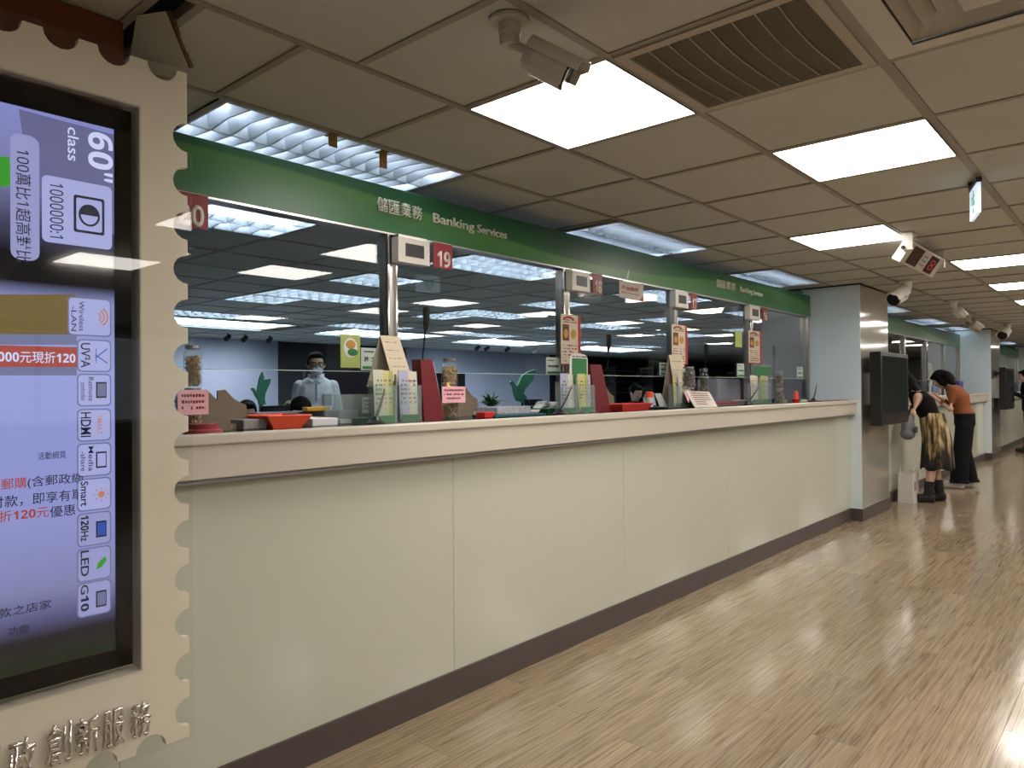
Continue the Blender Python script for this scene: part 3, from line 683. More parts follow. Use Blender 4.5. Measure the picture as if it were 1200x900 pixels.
for i, (s, a, b, c, d, hgt) in enumerate(badges):
    rrect('screen_graphic', a, b, c, d, sgry, 3, .010); rrect('screen_graphic', a+1.5, b-1.5, c+1.5, d-1.5, spale if i < 6 else slav, 4, .009)
    if ' ' in s:
        u_, v_ = s.split(' '); vtext(u_, a+13, a+19, c+4, d-6, sk, 6, .003); vtext(v_, a+4, a+10, c+10, d-6, sk, 6, .003)
    else: vtext(s, a+4, a+4+hgt*.8, c+4, d-5, sk, 6, .014)
    # small pictogram on the right half of each badge
    q = P_(b-12, (c+d)/2); mb = MB(); yq = YP-.0042
    if i == 0:
        for rr in (.012, .02, .028):
            pts = [(q.x-.012+rr*math.cos(t_), yq, q.z+rr*math.sin(t_)) for t_ in [-.9+1.8*j/8 for j in range(9)]]
            mb.prism(pts+[(p[0]-.003, yq, q.z+(p[2]-q.z)*.86) for p in reversed(pts)], (0, .0005, 0))
        mb.build('screen_graphic', sor, tv)
    elif i == 5:
        mb.prism([(q.x+.008*math.cos(2*PI*j/12), yq, q.z+.008*math.sin(2*PI*j/12)) for j in range(12)], (0, .0005, 0))
        for j in range(8): a_ = 2*PI*j/8; mb.obox((q.x+.015*math.cos(a_), yq, q.z+.015*math.sin(a_)), (.003*math.cos(a_), 0, .003*math.sin(a_)), (0, .0003, 0), (-.001*math.sin(a_), 0, .001*math.cos(a_)))
        mb.build('screen_graphic', sor, tv)
    elif i == 7:
        mb.prism([(q.x-.012, yq, q.z-.012), (q.x, yq, q.z-.008), (q.x+.012, yq, q.z+.006), (q.x+.010, yq, q.z+.018), (q.x-.006, yq, q.z+.006)], (0, .0005, 0)); mb.build('screen_graphic', sgrn, tv)
    elif i == 1:
        mb.obox((q.x, yq, q.z+.006), (.014, 0, .012), (0, .0003, 0), (.0008, 0, -.001)); mb.obox((q.x, yq, q.z-.008), (.014, 0, -.010), (0, .0003, 0), (.0008, 0, .001)); mb.obox((q.x-.012, yq, q.z), (.0007, 0, 0), (0, .0003, 0), (0, 0, .018)); mb.build('screen_graphic', sblu, tv)
    elif i == 3:
        vtext('SMART', b-17, b-11, c+8, d-8, sor, 6, .002); mb.box(P_(a+3, 0).x, P_(a+3, 0).x+.001, yq-.0003, yq, q.z-.02, q.z+.02); mb.build('screen_graphic', sk, tv)
    else:
        mb.box(q.x-.012, q.x+.012, yq, yq+.0005, q.z-.02, q.z+.02); o = mb.build('screen_graphic', sk, tv)
        MB().box(q.x-.009, q.x+.010, yq-.0006, yq-.0001, q.z-.016, q.z+.016).build('screen_graphic', [sblu, spale, sgry][i % 3], tv)
# ------------------------------------------------------------------ window displays, number signs, posters, name plates
def X(px, y): return at(px, 460, 'y', y).x
def Z(px, py, y): return at(px, py, 'y', y).z
YD = 2.52
whitef = mat('white digits', (.75, .70, .62), .5, noise=.04)
def number_set(n, px0, px1, py0, py1, r0, r1, q0, q1, hid=False):
    wn = {'16': 'sixteen', '17': 'seventeen', '18': 'eighteen', '19': 'nineteen', '20': 'twenty'}[n]
    x0, x1 = X(px0, YD), X(px1, YD); z1, z0 = 1.99, 1.99-.115
    t = thing('queue_display', 'white queue display box with black screen left of the red number %s sign' % wn, 'display', ((x0+x1)/2, YD, z0), 'queue display boxes')
    MB().box(x0, x1, YD, YD+.05, z0, z1, .004).build('casing', white, t)
    MB().box(x0+(x1-x0)*.22, x0+(x1-x0)*.80, YD-.002, YD, z0+.030, z1-.026).build('black_screen', black, t)
    MB().box(x0+.01, x1-.01, YD+.01, YD+.045, z1, 2.002).build('mount', steel, t)
    x0, x1 = X(r0, YD), X(r1, YD)
    x0 = t.location.x*0+x0; z1 = 1.985; z0 = z1-.112
    s = thing('number_sign', 'red hanging window sign with white number '+wn, 'sign', ((x0+x1)/2, YD-.01, z0), 'red window number signs')
    MB().prism([(x0+.012, YD-.012, z1+.008), (x0, YD-.012, z1-.006), (x0, YD-.012, z0), (x1, YD-.012, z0), (x1, YD-.012, z1+.008)], (0, .004, 0)).build('plate', mat('window number red', (.25, .012, .02), .4, noise=.1), s)
    MB().box(x0+.01, x1-.005, YD-.012, YD+.05, z1+.006, z1+.010).build('bracket', white, s)
    text('digits', n, whitef, s, (x0+(x1-x0)*.18, YD-.012, z0+.006), width=(x1-x0)*.7, height=.075, ex=.002, bold=.008)
number_set('19', 468, 505, 0, 0, 507, 529, 0, 0)
number_set('18', 672, 693, 0, 0, 694, 705, 0, 0)
number_set('17', 793, 808, 0, 0, 809, 816, 0, 0)
number_set('16', 880, 892, 0, 0, 893, 898.5, 0, 0)
number_set('20', 140, 190, 0, 0, 198, 243, 0, 0)
def fmat(n, c): return mat(n, c, .6, noise=.08)
def poster(px0, px1, py0, py1, y, label, seed):
    x0, x1 = X(px0, y), X(px1, y); z1 = Z((px0+px1)/2, py0, y); z0 = Z((px0+px1)/2, py1, y); w_ = x1-x0; h_ = z1-z0
    t = thing('poster', label, 'poster', ((x0+x1)/2, y, z0), 'cream festival posters on the posts')
    MB().box(x0, x1, y, y+.003, z0, z1).build('sheet', fmat('poster cream', (.62, .53, .40)), t)
    rd = fmat('poster red', (.38, .03, .03)); gd = fmat('poster amber', (.50, .28, .06)); bn = fmat('poster brown', (.14, .05, .02))
    mb = MB(); mb.box(x1-w_*.14, x1, y-.001, y, z0, z1); mb.box(x0, x1-w_*.14, y-.001, y, z0, z0+h_*.025); mb.build('red_border', rd, t)
    MB().tube([(x0+w_*(.12+.5*k/6), y-.001, z1-h_*.09+h_*.04*math.sin(PI*k/6)) for k in range(7)], .006, 5).build('heading_arc', rd, t)
    marks(MB(), x0+w_*.1, x1-w_*.2, z1-h_*.17, z1-h_*.09, y-.0005, 2, .9, seed).build('print', bn, t)
    MB().box(x0+w_*.08, x0+w_*.40, y-.001, y, z0+h_*.48, z1-h_*.2).build('photo_block', bn, t)
    MB().ball((x0+w_*.24, y-.001, z0+h_*.62), (w_*.11, .002, h_*.09), 10, 6).build('amber_spot', gd, t)
    MB().ball((x0+w_*.62, y-.001, z0+h_*.62), (w_*.15, .002, h_*.10), 10, 6).build('amber_spot', gd, t)
    marks(MB(), x0+w_*.05, x1-w_*.2, z0+h_*.05, z0+h_*.42, y-.0005, 6, .55, seed+3).build('print', bn, t)
poster(658, 681, 369, 428, 2.55, 'cream and red poster on the post under the number eighteen sign', 3)
poster(788, 806, 381, 427, 2.55, 'cream and red poster on the post under the number seventeen sign', 5)
poster(878, 893, 388, 426, 2.55, 'cream and red poster on the post under the number sixteen sign', 8)
def plate(px0, px1, py0, py1, label, seed, txt=None):
    y = 2.592; x0, x1 = X(px0, y), X(px1, y); z1 = Z((px0+px1)/2, py0, y); z0 = Z((px0+px1)/2, py1, y); h_ = z1-z0; w_ = x1-x0
    t = thing('name_plate', label, 'sign', ((x0+x1)/2, y, z0), 'name plates on the glass')
    MB().box(x0, x1, y-.003, y, z0, z1).build('card', fmat('pale green card', (.52, .62, .55)), t)
    MB().box(x0+w_*.06, x1-w_*.06, y-.004, y-.003, z0+h_*.05, z0+h_*.18).build('green_strip', green, t)
    if txt: text('name', txt, dark, t, (x0+w_*.12, y-.003, z0+h_*.38), width=w_*.78, height=h_*.24, ex=.0005, bold=.002)
    else: marks(MB(), x0+w_*.12, x1-w_*.1, z0+h_*.36, z0+h_*.62, y-.003, 1, .95, seed).build('name', dark, t)
    marks(MB(), x0+w_*.10, x1-w_*.45, z0+h_*.76, z0+h_*.9, y-.003, 1, .95, seed+1).build('print', dark, t)
plate(423, 450, 408, 434, 'pale green name plate left of the first steel post, beside the lime poster', 2, '許 文 吉')
plate(640, 657, 419, 439, 'pale name plate left of the number eighteen post', 5)
plate(773, 784, 425, 440, 'pale name plate left of the number seventeen post', 6)
plate(864, 872, 426, 442, 'pale name plate left of the number sixteen post', 7)
plate(934, 941, 430, 444, 'small pale name plate at the last pane before the blue column', 8)
# lime poster
y = 2.59; x0, x1 = X(399, y), X(422, y); z1, z0 = Z(410, 392, y), Z(410, 431, y)
t = thing('lime_poster', 'lime green poster with a white-edged dish picture hanging on the glass', 'poster', ((x0+x1)/2, y, z0))
MB().box(x0, x1, y-.003, y, z0, z1).build('sheet', lime, t)
MB().ball(((x0+x1)/2, y-.003, z0+(z1-z0)*.60), ((x1-x0)*.36, .002, (z1-z0)*.30), 14, 6).build('white_edge', paper, t)
MB().ball(((x0+x1)/2, y-.005, z0+(z1-z0)*.70), ((x1-x0)*.25, .002, (z1-z0)*.14), 12, 6).build('amber_dish', fmat('poster amber', (.5, .28, .06)), t)
MB().ball(((x0+x1)/2+.01, y-.005, z0+(z1-z0)*.47), ((x1-x0)*.27, .002, (z1-z0)*.11), 12, 6).build('green_leaf', green, t)
t2_ = (X(862, y), X(868, y))
t = thing('lime_poster', 'second lime poster, hanging far right left of the number sixteen post', 'poster', (t2_[0], y, 1.4))
MB().box(t2_[0], t2_[1]+.03, y-.003, y, Z(866, 407, y), Z(866, 388, y)+.0).build('sheet', lime, t)
# hanging card for fund sales
y = 2.53; x0, x1 = X(727, y), X(755, y); z1, z0 = 1.985, 1.985-.105
t = thing('hanging_card', 'cream hanging card with red Chinese characters under the green sign board', 'sign', ((x0+x1)/2, y, z0))
MB().prism([(x0, y, z1), (x0, y, z0), (x1, y, z0-.004), (x1, y, z1)], (0, .003, 0)).build('card', fmat('card cream', (.55, .50, .44)), t)
text('lettering', '基金銷售', fmat('card red', (.45, .06, .05)), t, (x0+.02, y, z0+.053), width=(x1-x0)*.72, height=.026, ex=.0005, bold=.006)
marks(MB(), x0+.02, x1-.05, z0+.030, z0+.040, y, 1, 1, 4).build('small_print', dred, t)
MB().prism([(x1-.05, y-.001, z0-.003), (x1, y-.001, z0-.003), (x1, y-.001, z0+.04)], (0, .0009, 0)).build('red_corner', red, t)
MB().prism([(x0+.07, y-.01, z1+.02), (x0+.10, y-.01, z1+.075), (x0+.105, y-.01, z1+.08), (x0+.085, y-.01, z1+.02)], (0, .004, 0)).build('paper_clip', paper, t)
MB().box(x0+.05, x1-.05, y, YG-.038, z1-.004, z1+.004).build('hook', steel, t)
# ------------------------------------------------------------------ things on the counter
def jar(px, ptop, pbot, y, label, rpx=9, fill=gold, lid=steel, zb=ZT, grp='sweet jars on the counter'):
    x = X(px, y); z1 = Z(px, ptop, y); d = sees((x, y, 1.2))[2]; r = rpx/FPX*d; z0 = zb; h = z1-z0
    t = thing('sweet_jar', label, 'jar', (x, y, z0), grp)
    MB().lathe((x, y, z0), [(r*.9, 0), (r, .006), (r, h*.8), (r*.72, h*.9), (r*.72, h*.93)], 16).build('glass_body', acr, t, smooth=False)
    m_ = MB(); rr = random.Random(int(px))
    n = max(2, int(h*.8/(.030)))
    for k in range(n*2):
        for j in range(8):
            a_ = 2*PI*j/8+k*.7; q_ = Vector((rr.uniform(-1, 1), rr.uniform(-1, 1), rr.uniform(-1, 1))).normalized(); e1_ = q_.orthogonal().normalized(); e2_ = q_.cross(e1_); f_ = rr.uniform(.45, .64)
            m_.obox((x+r*f_*math.cos(a_), y+r*f_*math.sin(a_), z0+.018+k*((h*.8-.034)/(n*2-1))), e1_*r*.32, e2_*r*.24, q_*r*.15)
    tag(m_.build('sweets', fill, t), kind='stuff')
    MB().lathe((x, y, z0+h*.92), [(r*.80, 0), (r*.84, .004), (r*.84, h*.08), (r*.7, h*.085)], 16).build('lid', lid, t)
    return x, y, z0, z1, r
def two_jars(px, p0, p1, pm, y, where, rpx, f1=gold, f2=gold):
    x = X(px, y); zm = Z(px, pm, y)
    jar(px, pm, p1, y, 'lower sweet jar, standing on the counter '+where, rpx*1.05, f2)
    jar(px, p0, pm, y, 'upper sweet jar, stacked on another '+where, rpx, f1, zb=zm)
teal = mat('teal lid', (.02, .10, .12), .35, noise=.1)
def sorter(px, y, s, label):
    x = X(px, y)
    t = thing('file_sorter', label, 'file sorter', (x, y, ZT), 'taupe file sorters on the counter')
    for k in range(2):
        yy_ = y+.07*k*s+.02; xo = x+.105*k*s
        P = [(xo, yy_, ZT), (xo, yy_, ZT+.145*s), (xo+.03*s, yy_, ZT+.15*s), (xo+.07*s, yy_, ZT+.11*s), (xo+.115*s, yy_, ZT+.09*s), (xo+.12*s, yy_, ZT+.06*s), (xo+.12*s, yy_, ZT)]
        MB().prism(P, (0, .006, 0)).build('side_panel', taupe, t)
    MB().box(x+.01, x+.22*s, y+.027, y+.07*s+.019, ZT, ZT+.02).build('tray_base', mat('sorter base', (.42, .38, .27), .5, noise=.1), t)
    return t
def brochures(px0, px1, ptop, y, label, seed):
    x0, x1 = X(px0, y), X(px1, y); h = Z((px0+px1)/2, ptop, y)-ZT; w_ = x1-x0; r_ = random.Random(seed)
    t = thing('brochure_stand', label, 'brochure stand', ((x0+x1)/2, y, ZT), 'brochure stands on the counter')
    MB().box(x0-.005, x1+.005, y-.02, y+.10, ZT, ZT+.006).build('base', acr, t)
    cols = [lime, fmat('leaflet pale', (.58, .60, .48)), fmat('leaflet lilac', (.42, .42, .58)), fmat('leaflet yellow', (.62, .56, .25)), fmat('leaflet cream', (.64, .58, .46))]
    for side, (a, b, yy_) in enumerate(((x0, x0+w_*.42, y), (x0+w_*.56, x1, y+.01))):
        mb = MB(); mb.box(a, b, yy_-.012, yy_-.009, ZT+.006, ZT+h*.72); mb.box(a, b, yy_+.04, yy_+.043, ZT+.006, ZT+h*.8); mb.box(a, a+.003, yy_-.009, yy_+.04, ZT+.006, ZT+h*.72); mb.box(b-.003, b, yy_-.009, yy_+.04, ZT+.006, ZT+h*.72)
        mb.build('clear_pocket', acr, t)
        for k in range(3):
            aa = a+.006+(b-a-.012)*k*.31; m_ = cols[(k*2+side+seed) % 5]
            lf = MB().obox((aa+.018*w_/.2, yy_+.008+.008*k, ZT+.01+h*(.48-.01*k)), (.017*w_/.2*1.25, 0, 0), (0, .0015, 0), (r_.uniform(-.004, .004), .004, h*.48)).build('leaflet', m_, t)
            marks(MB(), aa+.004, aa+.03*w_/.2, ZT+h*.35, ZT+h*.85, yy_+.005+.008*k, 6, .6, seed+k).build('print', fmat('print tone %d' % (k % 3), [(.10, .22, .08), (.45, .16, .05), (.12, .12, .35)][k % 3]), lf)
        MB().box(a+.005, b-.008, yy_-.009, yy_-.007, ZT+.006, ZT+h*.16).build('green_card', green, t)
    MB().tube([(x0+w_*.49, y+.015, ZT+.006), (x0+w_*.49, y+.015, ZT+h*.92)], .006, 8).build('centre_rod', steel, t)
def tent(px0, px1, ptop, pbot, y, label, skew=.0, seed=1):
    x0, x1 = X(px0, y), X(px1, y); z1 = Z((px0+px1)/2, ptop, y); z0 = pbot if pbot < 5 else Z((px0+px1)/2, pbot, y)
    t = thing('tent_card', label, 'card', ((x0+x1)/2, y, z0), 'folded cream cards on the counter')
    h = z1-z0; wt = (x1-x0)*.62
    MB().prism([(x0+.02, y+.05, z1), (x0+.02+wt, y+.05, z1), (x1, y, z0), (x0+.055, y, z0)], (0, .002, 0)).build('front_leaf', fmat('tent cream', (.62, .53, .38)), t)
    MB().prism([(x0+.02, y+.05, z1), (x0+.02+wt, y+.05, z1), (x1-.06, y+.10, z0), (x0-.01, y+.10, z0)], (0, .002, 0)).build('back_leaf', fmat('tent back', (.45, .40, .32)), t)
    bn = fmat('poster brown', (.14, .05, .02))
    for k in range(5):
        f = .10+.16*k; xa = x0+.03+.03*f; yy_ = y+.05*(1-f)-.001
        marks(MB(), xa+.01, xa+wt*.8, z1-h*(f+.07), z1-h*f, yy_, 1, .8, seed+k).build('print', [bn, fmat('print violet', (.15, .10, .30))][k % 2], t)
def mic(px, ptop, y, label, lean=0.0, base_y=None):
    x = X(px, y); zt = Z(px, ptop, y); z0 = ZT
    t = thing('gooseneck_microphone', label, 'microphone', (x, y, z0), 'gooseneck microphones at the windows')
    MB().box(x-.05+lean*.5, x+.04+lean*.5, y-.04, y+.06, z0, z0+.03, .006).build('base', black, t)
    h = zt-z0
    MB().tube([(x+lean*.5, y, z0+.03), (x+lean*.4, y+.01, z0+h*.3), (x-.025+lean*.2, y, z0+h*.55), (x-.005, y, z0+h*.8)], .0045, 8).build('neck', black, t)
    MB().tube([(x-.006, y, z0+h*.78), (x-.002, y, z0+h*.84), (x, y, z0+h*.9), (x+.001, y, zt-.004), (x+.001, y, zt)], [.007, .014, .017, .017, .012], 12).build('head', blackm, t)
def pen(px, py, tpx, tpy, y, label):
    x = X(px, y); z = ZT
    t = thing('chained_pen_stand', label, 'pen', (x, y, z), 'black counter pens in stands')
    MB().lathe((x, y, z), [(.042, 0), (.042, .008), (.022, .018), (.013, .032), (.010, .034)], 16).build('stand', black, t)
    p = at(tpx, tpy, 'y', y)
    MB().tube([(x, y, z+.02), (x+(p.x-x)*.5, y-.004, z+.02+(p.z-z-.02)*.5), tuple(p)], [.006, .0055, .003], 8).build('pen', black, t)
def slab(name, px0, px1, y0, y1, h, m, label, cat, z0=ZT, rz=0, grp=None):
    x0, x1 = X(px0, y0), X(px1, y0)
    return single(name, MB().box(x0, x1, y0, y1, z0, z0+h, min(.004, h/4)), m, label, cat, ((x0+x1)/2, (y0+y1)/2, z0), grp)
def tray(px0, px1, y, label, m, h=.035, d=.16):
    x0, x1 = X(px0, y), X(px1, y)
    t = thing('cash_tray', label, 'tray', ((x0+x1)/2, y, ZT), 'money trays on the counter')
    i = .035; mb = MB(); z0, z1 = ZT, ZT+h
    a = [(x0+i, y+i*.6, z0), (x1-i, y+i*.6, z0), (x1-i, y+d-i*.6, z0), (x0+i, y+d-i*.6, z0)]; b = [(x0, y, z1), (x1, y, z1), (x1, y+d, z1), (x0, y+d, z1)]
    va = [mb.bm.verts.new(p) for p in a]; vb = [mb.bm.verts.new(p) for p in b]; mb.bm.faces.new(va)
    for k in range(4): mb.bm.faces.new((va[k], va[(k+1) % 4], vb[(k+1) % 4], vb[k]))
    o = mb.build('dish', m, t); s_ = o.modifiers.new('s', 'SOLIDIFY'); s_.thickness = .003; s_.offset = 1
    MB().tube([b[0], b[1], b[2], b[3], b[0]], .003, 6).build('rim', m, t)
def note(px0, px1, py0, py1, y, label, m=pink, rows=3, seed=1, rest=True):
    x0, x1 = X(px0, y), X(px1, y); z1 = Z((px0+px1)/2, py0, y); z0 = Z((px0+px1)/2, py1, y)
    t = thing('paper_notice', label, 'notice', ((x0+x1)/2, y, z0), 'pink paper notices')
    MB().box(x0, x1, y-.002, y, z0, z1).build('sheet', m, t)
    marks(MB(), x0+.012, x1-.012, z0+.012, z1-.008, y-.002, rows, .9, seed).build('print', dred, t)
# window 20
two_jars(226, 405, 494, 455, 2.40, 'right behind the edge of the stamp display', 10)
note(208, 244, 457, 486, 2.33, 'pink notice taped to the jars at the far left', seed=4)
x_ = X(230, 2.38); single('red_stool_box', MB().lathe((x_, 2.33, ZT), [(.06, 0), (.06, .010), (.045, .014), (.05, .03)], 20), mat('dusty pink plastic', (.42, .08, .09), .4, noise=.1), 'dusty red round dish under the pink notice', 'dish', (x_, 2.33, ZT))
sorter(236, 2.42, .95, 'taupe file sorter at the far left beside the pink notice')
tray(314, 365, 2.36, 'wide orange red money tray in front of the seated clerk', orange, .045, .2)
slab('form_pile', 285, 313, 2.40, 2.55, .035, mat('printed forms', (.30, .27, .26), .7, noise=.4, nscale=60), 'pile of printed forms left of the orange tray', 'papers')
slab('paper_pile', 366, 396, 2.38, 2.58, .03, paper, 'pile of white papers right of the orange tray', 'papers')
slab('yellow_note_holder', 360, 387, 2.62, 2.66, .018, mat('amber card', (.62, .35, .03), .5, noise=.05), 'amber card holder lying on the desk shelf below the standing man', 'card', z0=ZT+.05)
slab('desk_shelf', 300, 420, 2.67, 2.75, .05, mat('shelf edge grey', (.16, .16, .19), .5, noise=.1), 'dark grey shelf edge behind the glass of the first window', 'shelf')
x0, x1 = X(398, 2.42), X(440, 2.42); t = thing('acrylic_box', 'clear acrylic divided box left of the first brochure stand', 'box', ((x0+x1)/2, 2.42, ZT))
mb = MB(); zt_ = Z(415, 462, 2.42)
for a in ((x0, x1, 2.42, 2.424), (x0, x1, 2.52, 2.524), (x0, x0+.003, 2.424, 2.52), (x1-.003, x1, 2.424, 2.52), (x0+(x1-x0)*.38, x0+(x1-x0)*.38+.003, 2.424, 2.52)): mb.box(*a, ZT, zt_)
mb.build('clear_walls', acr, t); MB().box(x0+.01, x0+(x1-x0)*.36, 2.43, 2.515, ZT+.004, ZT+.02).build('slips', paper, t); MB().box(x0+(x1-x0)*.4, x1-.01, 2.43, 2.515, ZT+.004, ZT+.022).build('green_pad', green, t)
note(424, 441, 465, 484, 2.535, 'small red and white slip notice behind the clear box', paper, 3, 7)
pen(440, 490, 451, 456, 2.30, 'black counter pen leaning right, in front of the clear box')
brochures(439, 494, 434, 2.30, 'brochure stand in front of the first steel post', 1)
tent(450, 486, 393, ZT+.15, 2.36, 'tall cream folded card behind the first brochure stand', seed=3)
bx = [v_ for v_ in ()]
single('card_riser', MB().box(X(455, 2.36), X(486, 2.36), 2.37, 2.45, ZT, ZT+.15), acr, 'clear riser block carrying the tall cream folded card', 'stand', (X(470, 2.36), 2.4, ZT))
def red_file(pa, pb, pc, pd, ptop, y, label):
    t = thing('box_file', label, 'folder', (X(pc, y), y, ZT), 'red upright box files')
    z1 = Z(pa, ptop, y)
    a, b, c, d = X(pa, y), X(pb, y), X(pc, y), X(pd, y)
    MB().prism([(c, y, ZT), (a, y, z1), (b, y, z1), (d, y, ZT)], (0, .06, 0)).build('cover', dred, t)
    MB().prism([(d-.012, y+.004, ZT+.01), (b+.0, y+.004, z1-.01), (b+.018, y+.012, z1-.012), (d+.008, y+.012, ZT+.01)], (0, .044, 0)).build('page_edge', mat('bluish paper edge', (.45, .50, .62), .7, noise=.05), t)
red_file(493, 507, 497, 521, 421, 2.42, 'dark red upright box file between the brochure stand and the striped jars')
mic(500, 360, 2.72, 'gooseneck microphone above the dark red file at window nineteen')
two_jars(527, 420, 488, 466, 2.50, 'behind the pink notice at window nineteen', 9.5)
note(518, 545, 453, 472, 2.43, 'pink notice on the jars right of the dark red file', seed=9)
sorter(540, 2.62, .95, 'taupe file sorter right of the pink notice at window nineteen')
slab('red_stamp_box', 568, 580, 2.36, 2.42, .028, red, 'small bright red box right of the file sorter', 'box')
slab('forms_shelf', 583, 622, 2.50, 2.66, .045, mat('forms and trays', (.42, .42, .46), .7, noise=.5, nscale=35), 'low stack of forms and trays at window nineteen', 'papers')
slab('teal_folder', 581, 640, 2.34, 2.5, .012, mat('dark teal folder', (.01, .08, .09), .4, noise=.1), 'flat dark teal folder lying at window nineteen', 'folder')
# window eighteen
def ribbon(px, y):
    x = X(px, y); mb = MB(); r_ = random.Random(5)
    for k in range(6):
        a = Vector((x+r_.uniform(-.05, .05), y, ZT+.03)); mb.obox(a+Vector((0, 0, .01*k*.5)), (r_.uniform(.03, .05), 0, r_.uniform(-.02, .03)), (0, .03, 0), (0, 0, .003))
    single('crumpled_forms', mb, paper, 'crumpled white slips left of the second brochure stand', 'papers', (x, y, ZT), )
ribbon(637, 2.5)
x_ = X(651, 2.62); t = thing('sanitiser_bottle', 'red and white pump bottle beside the number eighteen post', 'bottle', (x_, 2.55, ZT))
MB().lathe((x_, 2.55, ZT), [(.026, 0), (.028, .01), (.028, .075), (.012, .09), (.012, .10)], 14).build('body', mat('pink bottle', (.55, .18, .20), .3, noise=.1), t)
MB().lathe((x_, 2.55, ZT+.10), [(.013, 0), (.013, .02), (.006, .022), (.006, .035)], 12).build('pump', white, t)
tray(641, 672, 2.42, 'green money tray in front of the second brochure stand', green, .03, .12)
pen(656, 480, 670, 453, 2.32, 'black counter pen leaning right, in front of the second brochure stand')
brochures(658, 697, 438, 2.34, 'brochure stand in front of the number eighteen post', 2)
x0, x1 = X(668, 2.44), X(689, 2.44); z0 = ZT+.14; z1 = Z(680, 414, 2.44)
t = thing('arched_card', 'small arched white and green card above the second brochure stand', 'card', ((x0+x1)/2, 2.44, z0))
MB().prism([(x0, 2.44, z0-.14), (x1, 2.44, z0-.14), (x1, 2.44, z1-.03), (x1-.02, 2.44, z1-.008), ((x0+x1)/2, 2.44, z1), (x0+.02, 2.44, z1-.008), (x0, 2.44, z1-.03)], (0, .004, 0)).build('card', paper, t)
MB().box(x0+.02, x1-.012, 2.438, 2.44, z0+.02, z1-.03).build('green_panel', green, t); marks(MB(), x0+.015, x1-.015, z1-.028, z1-.012, 2.439, 1, .9, 2).build('print', dred, t)
red_file(692, 705, 697, 716, 427, 2.45, 'dark red upright box file right of the second brochure stand')
mic(714, 392, 2.74, 'gooseneck microphone right of the second dark red file at window eighteen', .03)
sorter(711, 2.58, .95, 'taupe file sorter at window eighteen')
tray(729, 765, 2.38, 'red and white money tray at window eighteen', mat('coral red tray', (.70, .05, .04), .35, noise=.06), .04, .14)
x_ = X(761, 2.5); t = thing('glue_bottle', 'white bottle with an orange cap at window eighteen', 'bottle', (x_, 2.5, ZT))
MB().lathe((x_, 2.5, ZT), [(.022, 0), (.022, .06), (.016, .075)], 14).build('body', paper, t); MB().lathe((x_, 2.5, ZT+.075), [(.024, 0), (.024, .035), (.018, .038)], 14).build('cap', orange, t)
t = thing('white_slip', 'upright white slip of paper left of the number seventeen post', 'papers', (X(778, 2.5), 2.5, ZT)); MB().prism([(X(774, 2.5), 2.5, ZT), (X(783, 2.5), 2.5, ZT), (X(779, 2.5), 2.53, Z(779, 461, 2.5)), (X(772, 2.5), 2.53, Z(772, 461, 2.5))], (0, .003, 0)).build('sheet', paper, t)
slab('black_pad', 783, 800, 2.34, 2.5, .012, black, 'flat black pad at the foot of the number seventeen post', 'pad')
# window seventeen
brochures(790, 804, 442, 2.40, 'narrow brochure stand at the foot of the number seventeen post', 3)
tent(790, 814, 416, ZT+.002, 2.47, 'cream folded card right of the number seventeen post, behind jars', seed=6)
two_jars(807, 430, 477, 454, 2.42, 'right of the number seventeen post', 7.5, cocoa, cocoa)
jar(825, 432, 470, 2.68, 'single tall brown sweet jar right of the folded card', 5.5, cocoa)
t = thing('sloping_notice', 'white sloping notice board with pink corner on the counter at window seventeen', 'notice', (X(822, 2.3), 2.3, ZT))
a = [at(803, 458, 'y', 2.40), at(831, 459, 'y', 2.40), at(841, 473, 'y', 2.28), at(815, 475, 'y', 2.28)]; a[2].z = a[3].z = ZT+.004
MB().prism([tuple(p) for p in a], (0, .004, -.002)).build('board', fmat('notice cream', (.62, .58, .50)), t)
e1, e2 = (a[1]-a[0]), (a[3]-a[0]); mb = MB()
for k in range(6):
    p = a[0]+e2*(.15+.13*k)+e1*.1; mb.obox(p+e1*.38+Vector((0, -.003, .002)), e1*.36, (0, .0005, .0005), e2*.018)
mb.build('print', dred, t)
MB().prism([tuple(a[0]+Vector((-.02, 0, .0))), tuple(a[0]+e1*.3+Vector((0, .01, .012))), tuple(a[0]+e1*.3+Vector((0, .02, -.01))), tuple(a[3]*.7+a[0]*.3+Vector((-.03, .01, 0)))], (0, .004, 0)).build('pink_corner', pink, t)
slab('black_mat', 824, 872, 2.30, 2.42, .012, black, 'long flat black mat at window seventeen', 'mat')
slab('red_folder', 836, 865, 2.46, 2.6, .025, dred, 'flat dark red folder behind the black mat', 'folder')
mic(828, 403, 2.76, 'gooseneck microphone at window seventeen')
slab('grey_cabinet_box', 841, 868, 2.72, 2.9, Z(855, 444, 2.72)-ZT, mat('grey metal box', (.30, .31, .36), .5, noise=.05), 'plain grey metal box behind window seventeen', 'box')
